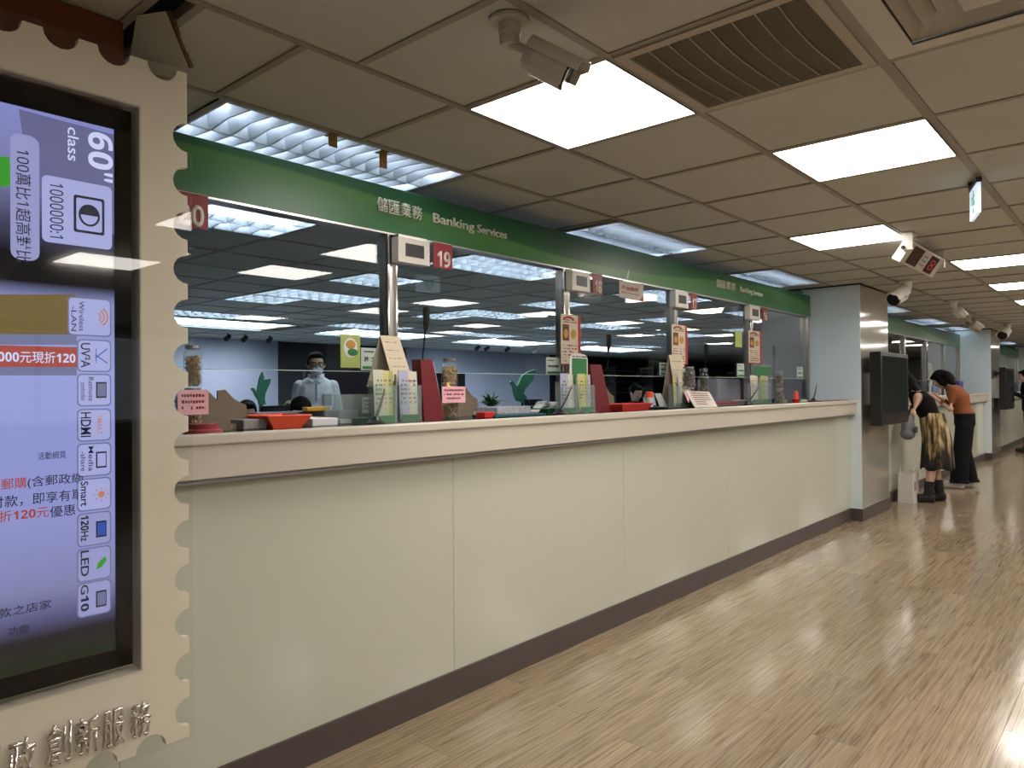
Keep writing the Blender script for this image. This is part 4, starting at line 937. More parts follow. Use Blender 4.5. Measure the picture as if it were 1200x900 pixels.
# window sixteen
tray(872, 890, 2.50, 'small white money tray with slips at window sixteen', white, .03, .1)
pen(876, 474, 889, 454, 2.30, 'black counter pen leaning right at window sixteen')
brochures(881, 904, 440, 2.44, 'pale brochure stand at the foot of the number sixteen post', 4)
x0, x1 = X(880, 2.56), X(903, 2.56); t = thing('clear_frame', 'clear upright frame with a green card above the pale brochure stand', 'card', ((x0+x1)/2, 2.55, ZT))
MB().box(x0, x1, 2.55, 2.555, ZT, Z(890, 426, 2.55)).build('frame', acr, t); MB().box(x0+.05, x1-.02, 2.548, 2.55, Z(890, 440, 2.55), Z(890, 430, 2.55)).build('green_panel', green, t)
mic(908, 405, 2.70, 'gooseneck microphone at window sixteen, nearest the blue column', .02)
two_jars(913, 435, 471, 455, 2.38, 'at window sixteen', 5, cocoa, cocoa)
sorter(917, 2.46, .8, 'taupe file sorter at window sixteen beside the last jars')
x_ = X(933, 2.4); t = thing('glue_bottle', 'small orange capped bottle in a red dish near the blue column', 'bottle', (x_, 2.4, ZT))
MB().lathe((x_, 2.4, ZT), [(.035, 0), (.045, .03), (.03, .032)], 14).build('red_dish', red, t); MB().lathe((x_, 2.4, ZT+.03), [(.018, 0), (.018, .06), (.01, .07)], 12).build('body', orange, t)
slab('green_pad', 938, 946, 2.36, 2.44, .025, mat('mint pad', (.30, .55, .38), .5, noise=.05), 'mint green sponge pad beside the last pen', 'pad')
pen(953, 466, 957, 450, 2.34, 'last black counter pen, in front of the blue column')
slab('red_strip', 962, 1003, 2.22, 2.30, .012, mat('faded red strip', (.30, .06, .07), .5, noise=.15), 'faded red strip lying along the counter end by the blue column', 'strip')
# second counter: monitor, tent card, bottles
def flat_monitor(x, y, z, w_, h_, label, cat='monitor', rz=0, m=black, grp=None):
    t = thing('monitor', label, cat, (x, y, z), grp, rz)
    def L_(mb, n, mm, p=t):
        o = bpy.data.objects.new(n, mb.mesh(n, mm)); COL.objects.link(o); o.parent = p; return o
    L_(MB().box(-w_/2, w_/2, -.02, .02, .10, .10+h_, .004), 'casing', m); L_(MB().box(-w_/2+.015, w_/2-.015, -.0225, -.02, .12, .085+h_), 'screen_face', mat('dark screen face', (.02, .02, .025), .15, noise=.1))
    L_(MB().box(-.02, .02, .02, .045, .01, .2), 'stand', m); L_(MB().box(-.1, .1, -.06, .1, 0, .012), 'base', m)
    return t
t = thing('white_board_sign', 'bluish white leaning board beside the woman in black', 'board', (10.0, 2.5, ZT)); MB().box(9.95, 10.35, 2.68, 2.69, ZT, 1.75).build('board', mat('bluish board', (.5, .6, .72), .4, noise=.05), t)
number2 = thing('queue_display', 'white queue display box at the first window of the second counter', 'display', (9.6, 2.5, 1.87)); MB().box(9.4, 9.85, 2.5, 2.55, 1.87, 1.98).build('casing', white, number2); MB().box(9.47, 9.6, 2.498, 2.5, 1.9, 1.96).build('black_screen', black, number2)
tent(1089, 1099, 425, ZT+.02, 2.62, 'pink and cream folded card near the woman in orange', seed=12)
for i, (px, y, c_) in enumerate(((1094, 2.5, mat('blue tint bottle', (.25, .3, .5), .3, noise=.1)), (1099, 2.5, mat('clear bottle', (.5, .52, .5), .3, noise=.1)))):
    x_ = X(px, y); t = thing('counter_bottle', ['bluish bottle beside the woman in orange', 'pale bottle right of the bluish one'][i], 'bottle', (x_, y, ZT)); MB().lathe((x_, y, ZT), [(.04, 0), (.045, .02), (.045, .12), (.015, .17), (.015, .2)], 14).build('body', c_, t); MB().lathe((x_, y, ZT+.2), [(.018, 0), (.018, .02)], 12).build('cap', white, t)
tray(1088, 1101, 2.2, 'amber tray by the hands of the woman in orange', mat('amber tray', (.75, .30, .04), .4, noise=.1), .04, .12)
slab('blue_folder_stand', 1124, 1129, 2.5, 2.6, .22, mat('indigo folder', (.06, .06, .25), .5, noise=.1), 'indigo upright folder behind the woman in orange', 'folder')
def far_clutter(x, n, label):
    t = thing('leaflet_rack', label, 'brochure stand', (x, 2.35, ZT)); r_ = random.Random(n)
    for k in range(4): MB().obox((x+.05*k, 2.35+.02*k, ZT+.09+.01*k), (.022, 0, 0), (0, .01, 0), (.004, 0, .09+.01*k)).build('leaflet', [paper, lime, dark, pink][k], t)
    MB().box(x-.03, x+.2, 2.32, 2.46, ZT, ZT+.01).build('base', acr, t)
far_clutter(11.6, 3, 'small leaflet rack at the second counter right of the woman in orange'); far_clutter(12.6, 4, 'farther small leaflet rack on the second counter'); far_clutter(16.9, 5, 'dark leaflet rack on the third counter')
# ------------------------------------------------------------------ wall screens on the columns
def wall_tv(x0, x1, yf, z0, z1, label):
    t = thing('wall_screen', label, 'television', ((x0+x1)/2, yf, z0), 'black screens on the columns')
    MB().box(x0, x1, yf, yf+.10, z0, z1, .006).build('casing', black, t)
    MB().box(x0+.05, x1-.05, yf-.004, yf, z0+.14, z1-.04).build('glass_front', mat('wall screen glass', (.02, .028, .026), .08, noise=.1, spec=.8), t)
    MB().box(x0+.05, x1-.05, yf-.006, yf-.001, z0+.125, z0+.135).build('silver_line', chrome, t)
    MB().box(x0+.25, x1-.25, yf+.10, YCF, z0+.2, z1-.2).build('bracket', steel, t)
    c_ = ((x0+x1)/2, yf-.004, z0+.07)
    MB().box(c_[0]-.02, c_[0]+.02, yf-.003, yf, c_[2]-.004, c_[2]+.004).build('emblem', chrome, t)
wall_tv(7.5, 8.53, 1.93, .925, 1.635, 'black wall screen on the first column left of the woman in black')
wall_tv(15.15, 16.15, 1.90, .88, 1.62, 'far black wall screen on the second column')
# ------------------------------------------------------------------ ceiling cameras, digit display, exit sign
camw = mat('camera housing', (.48, .45, .38), .45, noise=.06)
def cctv(p, aim, s, label, m=camw):
    t = thing('bullet_camera', label, 'camera', p, 'bullet cameras on the ceiling')
    p = Vector(p); aim = Vector(aim).normalized()
    MB().lathe(p+Vector((0, 0, -.012*s)), [(.045*s, 0), (.06*s, .003*s), (.06*s, .012*s)], 20).build('mount_plate', m, t)
    mb = MB(); mb.lathe(p+Vector((0, 0, -.075*s)), [(.028*s, 0), (.03*s, .01*s), (.03*s, .03*s), (.033*s, .034*s), (.034*s, .065*s)], 16); mb.build('neck', m, t)
    j = p+Vector((0, 0, -.065*s)); a = j+aim*.04*s
    MB().tube([j, a, a+aim*.03*s], .014*s, 10).build('joint', m, t)
    u = Vector((0, 0, 1)); side = aim.cross(u).normalized(); up = side.cross(aim)
    c0 = a+aim*.02*s-up*.01*s; c1 = c0+aim*.145*s
    # body with a rounded visor roof longer than the barrel
    def ring(c, w_, h_): return [c+side*w_*math.cos(t_)+up*h_*max(-.8, math.sin(t_)) for t_ in [2*PI*k/16 for k in range(16)]]
    mb = MB(); rs = [ring(c0, .042*s, .042*s), ring(c0+aim*.03*s, .052*s, .052*s), ring(c1-aim*.01*s, .054*s, .054*s)]
    vv = [[mb.bm.verts.new(q) for q in r_] for r_ in rs]
    for i in range(2):
        for k in range(16): mb.bm.faces.new((vv[i][k], vv[i][(k+1) % 16], vv[i+1][(k+1) % 16], vv[i+1][k]))
    mb.bm.faces.new(vv[0][::-1]); mb.bm.faces.new(vv[2]); mb.build('barrel', m, t)
    mb = MB(); N = 10
    for s0, ex in ((0, 0),):
        A = [c0+side*.058*s*math.cos(PI*k/N)+up*(.058*s*math.sin(PI*k/N)) for k in range(N+1)]; B = [q+aim*(.185*s if 2 < k < 8 else .165*s) for k, q in enumerate(A)]
        va = [mb.bm.verts.new(q) for q in A]; vb = [mb.bm.verts.new(q) for q in B]
        for k in range(N): mb.bm.faces.new((va[k], va[k+1], vb[k+1], vb[k]))
    o = mb.build('visor', m, t); md = o.modifiers.new('s', 'SOLIDIFY'); md.thickness = .003*s
    MB().tube([c1-aim*.014*s, c1-aim*.004*s], .046*s, 20).build('lens_glass', black, t)
    MB().obox(c0+aim*.07*s-side*.053*s-up*.006*s, aim*.016*s, side*.002*s, up*.008*s).build('maker_plate', mat('plate grey', (.25, .26, .30), .4, noise=.1), t)
cp = at(597, 24, 'z', ZC); cctv((cp.x, cp.y, ZC), (.50, -.66, -.44), .92, 'nearest bullet camera, hanging in front of the big light panel')
cp = at(1063, 329, 'z', ZC); cctv((cp.x, cp.y, ZC), (-.85, .25, -.35), 1.3, 'white bullet camera beyond the red digit display, pointing back', white)
cp = at(1134, 368, 'z', ZC); cctv((cp.x, cp.y, ZC), (.8, -.3, -.3), 1.3, 'third bullet camera, far along the aisle ceiling')
cp = at(1180, 379, 'z', ZC); cctv((cp.x, cp.y, ZC), (-.9, .1, -.3), 1.5, 'farthest bullet camera above the second wall screen', white)
cp = at(1090, 341, 'z', ZC); cctv((cp.x+1.2, cp.y, ZC), (.8, -.2, -.3), 1.1, 'faint pale bullet camera just right of the white one', white)
# digit display box
TLd, TRd = at(1071, 283, 'z', 2.235), at(1105, 305, 'z', 2.235); ax_ = Vector((TRd.x-TLd.x, 0, 0)); TRd.y = TLd.y
dn = Vector((0, .085, -.125)); nn = ax_.cross(dn).normalized()
if nn.y > 0: nn = -nn
t = thing('digit_display', 'white ceiling-hung box with two dark red digit windows', 'display', (TLd+ax_/2+Vector((0, .1, 0))))
cc = TLd+ax_/2+dn/2-nn*.03
MB().obox(cc, ax_/2, dn/2, nn*.03, .004).build('casing', white, t)
ledr = mat('dark red window', (.06, .01, .012), .2, noise=.2); ledl = mat('lit red digits', (.3, .01, .02), .4, emit=(.5, .02, .04), estr=.35)
ex = ax_.normalized(); ed = dn.normalized(); L_ = ax_.length; Wd = dn.length
for k, (a, b) in enumerate(((.10, .38), (.62, .86))):
    c_ = TLd+ax_*(a+b)/2+dn*.5+nn*.001; MB().obox(c_, ax_*(b-a)/2, dn*.40, nn*.002).build('red_window', ledr, t)
    if k: text('lit_digits', '8', ledl, t, c_-ex*L_*(b-a)*.3-(-ed)*Wd*.25*1+nn*.002, right=ex, up=-ed, width=L_*(b-a)*.6, height=Wd*.5 if k else Wd*.06, ex=.0004)
c_ = TLd+ax_*.5+dn*.5+nn*.001; 
for q in (.3, .5, .7): MB().obox(TLd+ax_*.5+dn*q+nn*.001, ax_*.06, dn*.03, nn*.001).build('printed_mark', fmat('grey print', (.3, .3, .3)), t)
for s_ in (0, 1):
    q = TLd+ax_*s_+dn*.1-nn*.03
    MB().obox(q+Vector((0, 0, .035))+ex*(.012 if s_ else -.012), ex*.008, (0, .03, 0), (0, 0, .09)).build('hanging_bracket', white, t)
    MB().tube([q+dn*.3+ex*(.02 if s_ else -.03), q+dn*.3+ex*(.03 if s_ else -.02)], .012, 10).build('bracket_knob', blackm, t)
# exit sign
def ray(px, py, dep):
    d = _f+(px-600)/FPX*_r2-(py-450)/FPX*_u2; return Vector((0, 0, H))+d*dep
A = ray(1138.2, 218, 3.63); B = ray(1147.2, 222, 3.43); hh = .142
rt = (B-A); rt.z = 0; up = Vector((0, 0, 1)); nr = rt.cross(up).normalized()
t = thing('exit_sign', 'small lit green and white exit sign hanging edge-on from the ceiling', 'sign', (A+B)/2)
zc_ = (A.z+B.z)/2; C_ = Vector(((A.x+B.x)/2, (A.y+B.y)/2, zc_-hh/2))
MB().obox(C_, rt/2, nr*.008, (0, 0, hh/2)).build('lightbox', exitm, t)
mb = MB(); gx = mat('exit green', (.02, .35, .12), .4, emit=(.02, .30, .16), estr=.6)
rn = rt.normalized(); Lr = rt.length
for sd in (1, -1):
    q = C_+nr*.009*sd
    mb.obox(q+Vector((0, 0, .025)), rn*Lr*.22, nr*.0006, (0, 0, .004)); mb.obox(q+Vector((0, 0, .02))+rn*Lr*.05, rn*.008, nr*.0006, (0, 0, .035)); mb.obox(q-rn*Lr*.15+Vector((0, 0, .01)), rn*.01, nr*.0006, (0, 0, .02)); mb.obox(q+rn*Lr*.12+Vector((0, 0, -.008)), rn*.012, nr*.0006, (0, 0, .012))
    mb.obox(q+Vector((0, 0, -.04)), rn*.016, nr*.0006, (0, 0, .010))
mb.build('green_symbol', gx, t)
MB().obox(C_+Vector((0, 0, hh/2+.012)), rt/2*1.05, nr*.012, (0, 0, .012)).build('top_rail', black, t)
hpz = ZC-(C_.z+hh/2+.024)
MB().obox(C_+Vector((0, 0, hh/2+.024+hpz/2))-rn*Lr*.35, rn*.025, nr*.02, (0, 0, hpz/2)).build('hanger_clamp', black, t)
MB().tube([C_+Vector((0, 0, hh/2+.02))+rn*Lr*.3, C_+Vector((0, 0, hh/2+.02+hpz)), ], .004, 6).build('hanger_wire', steel, t)
# ------------------------------------------------------------------ office behind the glass
def desk(x, y, w_, label):
    t = thing('office_desk', label, 'desk', (x, y, 0), 'office desks behind the counter')
    MB().box(x-w_/2, x+w_/2, y-.35, y+.35, .72, .75).build('desktop', deskm, t)
    for sx in (-1, 1): MB().box(x+sx*(w_/2-.02)-.012, x+sx*(w_/2-.02)+.012, y-.32, y+.32, 0, .72).build('end_panel', deskm, t)
    MB().box(x-w_/2+.03, x+w_/2-.03, y-.02, y, .25, .72).build('modesty_panel', deskm, t)
def seat(x, y, rz, label):
    t = thing('office_chair', label, 'chair', (x, y, 0), 'office chairs', rz)
    def L_(mb, n, mm, p=t):
        o = bpy.data.objects.new(n, mb.mesh(n, mm)); COL.objects.link(o); o.parent = p; return o
    L_(MB().box(-.24, .24, -.24, .20, .37, .425, .02), 'seat', navy); L_(MB().box(-.22, .22, .22, .28, .55, 1.0, .02), 'backrest', navy)
    L_(MB().box(-.03, .03, .24, .30, .42, .6), 'back_support', black); L_(MB().tube([(0, 0, .06), (0, 0, .4)], .025, 10), 'gas_column', steel)
    for k in range(5):
        a_ = 2*PI*k/5; L_(MB().tube([(0, 0, .08), (.28*math.cos(a_), .28*math.sin(a_), .05)], .018, 8), 'base_arm', black); L_(MB().ball((.28*math.cos(a_), .28*math.sin(a_), .028), .028, 8, 6), 'castor', black)
dl = [(3.0, 4.3, 'first row left, below the standing man'), (5.0, 4.3, 'first row under window eighteen'), (6.6, 4.6, 'first row behind windows seventeen and sixteen'), (3.6, 6.9, 'second row below the bird wall'), (6.0, 7.0, 'second row middle'), (9.0, 7.0, 'second row right'), (11.5, 8.0, 'far right')]
for x, y, l in dl: desk(x, y, 1.6, 'grey office desk, '+l)
ml = [(X(315, 4.2), 4.2, 'monitor whose top edge shows left of the orange tray'), (X(355, 4.3), 4.3, 'black monitor top edge in front of the seated clerk'), (5.2, 4.3, 'monitor on the first row desk under window eighteen'), (6.7, 4.6, 'monitor on the desk behind windows seventeen and sixteen'),
      (X(598, 6.9), 6.9, 'small black monitor below the right green bird'), (X(330, 6.9), 6.9, 'far monitor below the left green bird'), (9.2, 7.0, 'monitor on the second row right desk')]
for x, y, l in ml:
    # keep every monitor on its desk
    dx, dy, _ = min(dl, key=lambda q: abs(q[0]-x)+abs(q[1]-y)); x = max(dx-.55, min(dx+.55, x))
    flat_monitor(x, dy, .75, .50, .30, 'black '+l, rz=.2, grp='monitors on the office desks')
def plant(x, y, z, h, n, m, label, cat='plant', droop=.3):
    t = thing('potted_plant', label, cat, (x, y, z), 'potted plants in the office')
    MB().lathe((x, y, z), [(h*.16, 0), (h*.2, .02), (h*.24, h*.3), (h*.2, h*.3)], 16).build('pot', potm, t)
    mb = MB(); r_ = random.Random(int(x*10))
    for k in range(n):
        a_ = r_.uniform(0, 2*PI); l = h*r_.uniform(.5, .85); w_ = h*.035*r_.uniform(.8, 1.6); tl = r_.uniform(.15, .95)
        p0 = Vector((x, y, z+h*.28)); di = Vector((math.cos(a_), math.sin(a_), 0)); sd = Vector((-di.y, di.x, 0))
        pts = [p0+di*(l*tl*s_**1.2)+Vector((0, 0, l*(1.1*s_-(droop+.6*tl)*s_*s_))) for s_ in (0, .3, .6, .85, 1)]; ws = [w_*.4, w_, w_*1.1, w_*.6, .001]
        L1 = [mb.bm.verts.new(p+sd*q) for p, q in zip(pts, ws)]; L2 = [mb.bm.verts.new(p-sd*q) for p, q in zip(pts, ws)]
        for i in range(4): mb.bm.faces.new((L1[i], L1[i+1], L2[i+1], L2[i]))
    o = mb.build('leaves', m, t); tag(o, kind='stuff'); md = o.modifiers.new('s', 'SOLIDIFY'); md.thickness = .002
p = at(246, 462, 'y', 7.0); plant(3.15, 6.9, .75, .66, 70, leafm, 'dark green spiky potted plant at the left behind the file sorter')
p = at(334, 470, 'y', 8.2); 
single('plant_stool', MB().box(p.x-.2, p.x+.2, 8.0, 8.4, 0, .6, .01), deskm, 'grey plinth under the yellow green plant', 'plinth', (p.x, 8.2, 0)); plant(p.x, 8.2, .6, .85, 60, leaf2, 'yellow green broad-leaved plant left of the standing man', droop=.5)
p = at(575, 462, 'y', 9.0); 
single('plant_stool', MB().box(p.x-.2, p.x+.2, 8.8, 9.2, 0, .75, .01), deskm, 'grey plinth under the dark bushy plant', 'plinth', (p.x, 9.0, 0)); plant(p.x, 9.0, .75, .62, 70, leafm, 'dark bushy plant left of the right green bird')
# green flying bird cut-outs standing before the white wall
def bird(px0, px1, py0, py1, y, pts, label):
    A = at(px0, py0, 'y', y); B = at(px1, py1, 'y', y)
    P = [(A.x+(B.x-A.x)*u, y, B.z+(A.z-B.z)*v) for u, v in pts]
    t = thing('bird_board', label, 'sculpture', ((A.x+B.x)/2, y, 0), 'green bird boards')
    MB().prism(P, (0, .05, 0)).build('bird', birdm, t)
    MB().box((A.x+B.x)/2-.03, (A.x+B.x)/2+.03, y+.01, y+.04, .02, B.z+.12).build('support_post', blackm, t); MB().box((A.x+B.x)/2-.25, (A.x+B.x)/2+.25, y-.15, y+.2, 0, .02).build('base', blackm, t)
bird(295, 318, 436, 474, 11.2, [(0, .48), (.06, .52), (.14, .50), (.22, .42), (.30, .40), (.34, .55), (.42, .80), (.56, 1.0), (.64, .85), (.62, .72), (.80, .78), (1.0, .80), (.92, .62), (.80, .48), (.70, .34), (.66, .18), (.72, 0), (.40, 0), (.36, .14), (.20, .28), (.10, .42)], 'left green bird board with raised wings on the white wall')
bird(598, 628, 432, 473, 10.2, [(0, .62), (.05, .66), (.12, .64), (.20, .54), (.28, .50), (.34, .60), (.46, .80), (.70, .92), (1.0, 1.0), (.96, .84), (.90, .76), (.92, .70), (.78, .58), (.60, .44), (.52, .30), (.62, .22), (.68, 0), (.50, 0), (.44, .06), (.26, .10), (.16, .30), (.12, .50), (.04, .58)], 'right green bird board with wings spread to the right')
# spot lights over the white wall
for i, (px, py, y, e) in enumerate(((267, 402, 11.9, 75), (287, 402, 11.9, 0), (316, 404, 11.9, 75), (571, 412, 11.2, 75), (595, 414, 11.2, 75), (560, 410, 11.2, 0), (627, 414, 11.2, 20))):
    p = at(px, py, 'y', y); p.z = ZC-.07
    t = thing('track_spot', ['leftmost track spot over the white wall', 'second track spot, close beside the leftmost', 'third track spot over the white wall', 'track spot left above the right bird', 'black track spot above the right bird', 'leftmost of the track spots above the right bird', 'white track spot right above the right bird'][i], 'spot light', (p.x, y, ZC), 'track spots')
    MB().tube([(p.x, y, ZC), (p.x, y, ZC-.04)], .012, 8).build('stem', blackm, t)
    MB().tube([(p.x, y-.05, ZC-.05), (p.x, y+.06, ZC-.10)], [.035, .045], 12).build('lamp_head', white if i == 6 else blackm, t)
    if e:
        l = bpy.data.lights.new('spot', 'SPOT'); l.energy = e; l.color = (.75, .85, 1); l.spot_size = 2.0; l.spot_blend = 1; l.shadow_soft_size = .06
        o = bpy.data.objects.new('spot', l); COL.objects.link(o); o.parent = t; o.location = (0, .11, -.13); o.rotation_euler = (.75, 0, 0)
# shelves seen in the dark recess behind window eighteen
t = thing('book_shelf', 'tall dark shelf unit against the back wall beyond the right bird', 'shelf', (15.5, 12.8, 0))
bx0, bx1 = 17.0, 21.5
for k in range(6): MB().box(bx0, bx1, 12.6, 13.0, .35*k+.1, .35*k+.125).build('shelf_board', mat('shelf dark', (.07, .07, .08), .5, noise=.1), t)
for x in (bx0, (bx0+bx1)/2, bx1): MB().box(x-.02, x+.02, 12.6, 13.0, 0, 2.0).build('upright', mat('shelf dark', (0, 0, 0)), t)
# daylight windows of the public hall, behind the camera side
t = wf = struct('window_1', MB().box(.4, 6.0, YA+.001, YA+.04, .85, .90), white)
MB().box(.45, 5.95, YA+.02, YA+.03, .9, 2.1).build('pane', mat('daylit pane', (.5, .5, .5), .3, emit=(.72, .85, 1), estr=.6), wf)
for k in range(5): MB().box(.4+k*1.38, .46+k*1.38, YA+.03, YA+.07, .9, 2.1).build('mullion', white, wf)
MB().box(.4, 6.0, YA+.001, YA+.05, 2.1, 2.16).build('head_rail', white, wf)
# ------------------------------------------------------------------ people
def merged(mb, vox, smooth=3, m=skinm, name='body'):
    """one continuous skin from overlapping closed forms"""
    bmesh.ops.recalc_face_normals(mb.bm, faces=mb.bm.faces)
    me = bpy.data.meshes.new(name); mb.bm.to_mesh(me); mb.bm.free()
    o = bpy.data.objects.new(name, me); COL.objects.link(o)
    r = o.modifiers.new('r', 'REMESH'); r.mode = 'VOXEL'; r.voxel_size = vox
    if smooth: s = o.modifiers.new('s', 'SMOOTH'); s.factor = .5; s.iterations = smooth
    out = bpy.data.meshes.new_from_object(o.evaluated_get(bpy.context.evaluated_depsgraph_get()))
    bpy.data.objects.remove(o)
    for p in out.polygons: p.use_smooth = True
    out.materials.clear(); out.materials.append(m); out.name = name; return out
def loft(mb, secs, n=20):
    """closed loft of ellipses: (centre, rx, ry) with local x = width, normal along the path"""
    rings = []
    for i, (c, rx, ry) in enumerate(secs):
        c = Vector(c); a = Vector(secs[max(0, i-1)][0]); b = Vector(secs[min(len(secs)-1, i+1)][0]); t = (b-a).normalized()
        sx = Vector((1, 0, 0)); sy = t.cross(sx).normalized(); sx = sy.cross(t).normalized()
        rings.append([mb.bm.verts.new(c+sx*rx*math.cos(2*PI*k/n)+sy*ry*math.sin(2*PI*k/n)) for k in range(n)])
    for i in range(len(rings)-1):
        for k in range(n): mb.bm.faces.new((rings[i][k], rings[i][(k+1) % n], rings[i+1][(k+1) % n], rings[i+1][k]))
    mb.bm.faces.new(rings[0][::-1]); mb.bm.faces.new(rings[-1])
def limb(mb, pts, rr):
    mb.tube(pts, rr, 14)
    for p, r in zip(pts, rr): mb.ball(p, r, 12, 8)
def hand(mb, wrist, d, palm_n, sc=1.0, curl=.5, side=1):
    d = Vector(d).normalized(); n = Vector(palm_n).normalized(); s = d.cross(n).normalized(); n = s.cross(d); w_ = Vector(wrist)
    pc = w_+d*.05*sc
    mb.obox(pc, d*.045*sc, s*.038*sc, n*.012*sc, .008*sc)
    for k, (o_, l) in enumerate(((-.029, .070), (-.010, .080), (.010, .076), (.029, .060))):
        b = w_+d*.09*sc+s*o_*sc; m1 = b+(d*.6*l+n*curl*.3*l)*.8*sc; e = m1+(d*(.5-curl*.4)*l+n*curl*l*.6)*sc
        mb.tube([b-d*.015*sc, m1, e], [.0095*sc, .0088*sc, .0075*sc], 8); mb.ball(e, .0075*sc, 8, 6)
    b = w_+d*.03*sc-s*.034*sc*side; m1 = b+(d*.03-s*.022*side+n*.012)*sc; e = m1+(d*.026-s*.004*side+n*.010)*sc
    mb.tube([b, m1, e], [.012*sc, .0105*sc, .0085*sc], 8); mb.ball(e, .0085*sc, 8, 6)
def head_form(mb, c, R, sc=1.0):
    """c = centre of the skull, R = 3x3 rotation, face along local -Y"""
    def T(v): return Vector(c)+R @ (Vector(v)*sc)
    def eb(p, r):
        M_ = Matrix.Translation(T(p)) @ R.to_4x4() @ Matrix.Diagonal((r[0]*sc, r[1]*sc, r[2]*sc, 1))
        bmesh.ops.create_uvsphere(mb.bm, u_segments=16, v_segments=12, radius=1, matrix=M_)
    eb((0, .012, .015), (.076, .094, .090)); eb((0, -.020, -.040), (.062, .068, .070)); eb((0, -.055, -.088), (.030, .028, .024))
    eb((0, -.088, -.028), (.014, .020, .018)); eb((0, -.082, -.008), (.009, .014, .026)); eb((0, -.078, -.064), (.024, .012, .010))
    eb((0, -.078, .022), (.050, .012, .010))
    for s in (-1, 1): eb((s*.078, .006, -.012), (.010, .020, .032)); eb((s*.038, -.062, -.032), (.024, .020, .022))
    return T
def wear(body, name, m, pred, off, parent, thick=0):
    """a garment: the part of the body surface that it covers, lifted off the skin"""
    bm = bmesh.new(); bm.from_mesh(body); bm.normal_update()
    bmesh.ops.delete(bm, geom=[f for f in bm.faces if not pred(f.calc_center_median())], context='FACES')
    for v in bm.verts:
        o_ = off(v.co) if callable(off) else off
        v.co += v.normal*o_
    me = bpy.data.meshes.new(name); bm.to_mesh(me); bm.free()
    for p in me.polygons: p.use_smooth = True
    me.materials.append(m); o = bpy.data.objects.new(name, me); COL.objects.link(o); o.parent = parent; return o
def local(mb, name, m, parent, smooth=True):
    bmesh.ops.recalc_face_normals(mb.bm, faces=mb.bm.faces)
    me = bpy.data.meshes.new(name); mb.bm.to_mesh(me); mb.bm.free()
    if smooth:
        for p in me.polygons: p.use_smooth = True
    me.materials.append(m); o = bpy.data.objects.new(name, me); COL.objects.link(o); o.parent = parent; return o
def eyes(T, t, closed=False):
    for s in (-1, 1):
        e = local(MB().ball(T((s*.031, -.0775, .002)), .0125, 12, 8), 'eye', mat('eye white', (.7, .68, .65), .3, noise=.02), t)
        local(MB().ball(T((s*.031, -.0880, .001)), .0058, 8, 6), 'iris', black, e)
        local(MB().tube([T((s*.014, -.086, .022)), T((s*.032, -.090, .027)), T((s*.052, -.078, .021))], .0032, 6), 'eyebrow', hairm, t)
def person(label, loc, rz, J, head_rot, sc=1.0, vox=.010, group=None, hands=()):
    t = thing('person', label, 'person', loc, group, rz)
    mb = MB(); N = Vector(J['neck']); P = Vector(J['pelvis']); C = Vector(J['chest']); W = (P*.45+C*.55)+Vector(J.get('belly', (0, 0, 0)))
    shw = J.get('shw', .165); hipw = J.get('hipw', .155)
    loft(mb, [(P+Vector((0, 0, -.10)), hipw*.55, .07), (P+Vector((0, 0, -.04)), hipw, .105), (P+Vector((0, 0, .06)), hipw*.98, .105), (W, hipw*.86, .092), (C, shw*.98, .108), (C+(N-C)*.45, shw*1.0, .092), (C+(N-C)*.68, shw*.80, .075), (C+(N-C)*.86, shw*.50, .062), (N, .056, .055)])
    Hc = Vector(J['head']); R = Euler(head_rot).to_matrix()
    limb(mb, [N-(Hc-N)*.2, N+(Hc-N)*.25, Hc+R @ Vector((0, .02, -.06))*sc], [.062*sc, .052*sc, .052*sc])
    for s in ('L', 'R'):
        a = J['arm'+s]; limb(mb, [Vector(q) for q in a], [.052*sc, .040*sc, .036*sc, .026*sc] if len(a) == 4 else [.052*sc, .040*sc, .027*sc])
        if 'leg'+s in J:
            l = J['leg'+s]; limb(mb, [Vector(q) for q in l], [.085*sc, .058*sc, .050*sc, .036*sc] if len(l) == 4 else [.085*sc, .056*sc, .038*sc])
            f_ = Vector(l[-1]); td = Vector(J.get('toe'+s, (0, -1, 0))).normalized()
            mb.obox(f_+td*.055*sc+Vector((0, 0, -.045)), td*.115*sc, Vector((-td.y, td.x, 0))*.042*sc, (0, 0, .032), .015)
    for (w_, d, n, side) in hands: hand(mb, w_, d, n, sc, .5, side)
    T = head_form(mb, Hc, R, sc)
    me = merged(mb, vox); o = bpy.data.objects.new('body', me); COL.objects.link(o); o.parent = t
    eyes(T, t); return t, me, T, R, Hc
def hair_cap(T, R, t, forms, m=hairm, vox=.010):
    mb = MB()
    for p, r in forms:
        M_ = Matrix.Translation(T(p)) @ R.to_4x4() @ Matrix.Diagonal((*r, 1))
        bmesh.ops.create_uvsphere(mb.bm, u_segments=16, v_segments=12, radius=1, matrix=M_)
    me = merged(mb, vox, 2, m, 'hair'); o = bpy.data.objects.new('hair', me); COL.objects.link(o); o.parent = t; return o
shirtw = mat('pale shirt', (.88, .93, .92), .8, noise=.04, bump=.3, bscale=14)
troud = mat('dark trousers', (.009, .009, .011), .9, spec=.15, noise=.2, bump=.3, bscale=12)
maskm = mat('pale blue mask', (.62, .76, .90), .8, noise=.03)
short = [((0, .028, .042), (.083, .092, .078)), ((0, .055, .0), (.080, .070, .072)), ((-.068, .01, .015), (.018, .042, .045)), ((.068, .01, .015), (.018, .042, .045)), ((0, -.035, .085), (.062, .045, .026))]
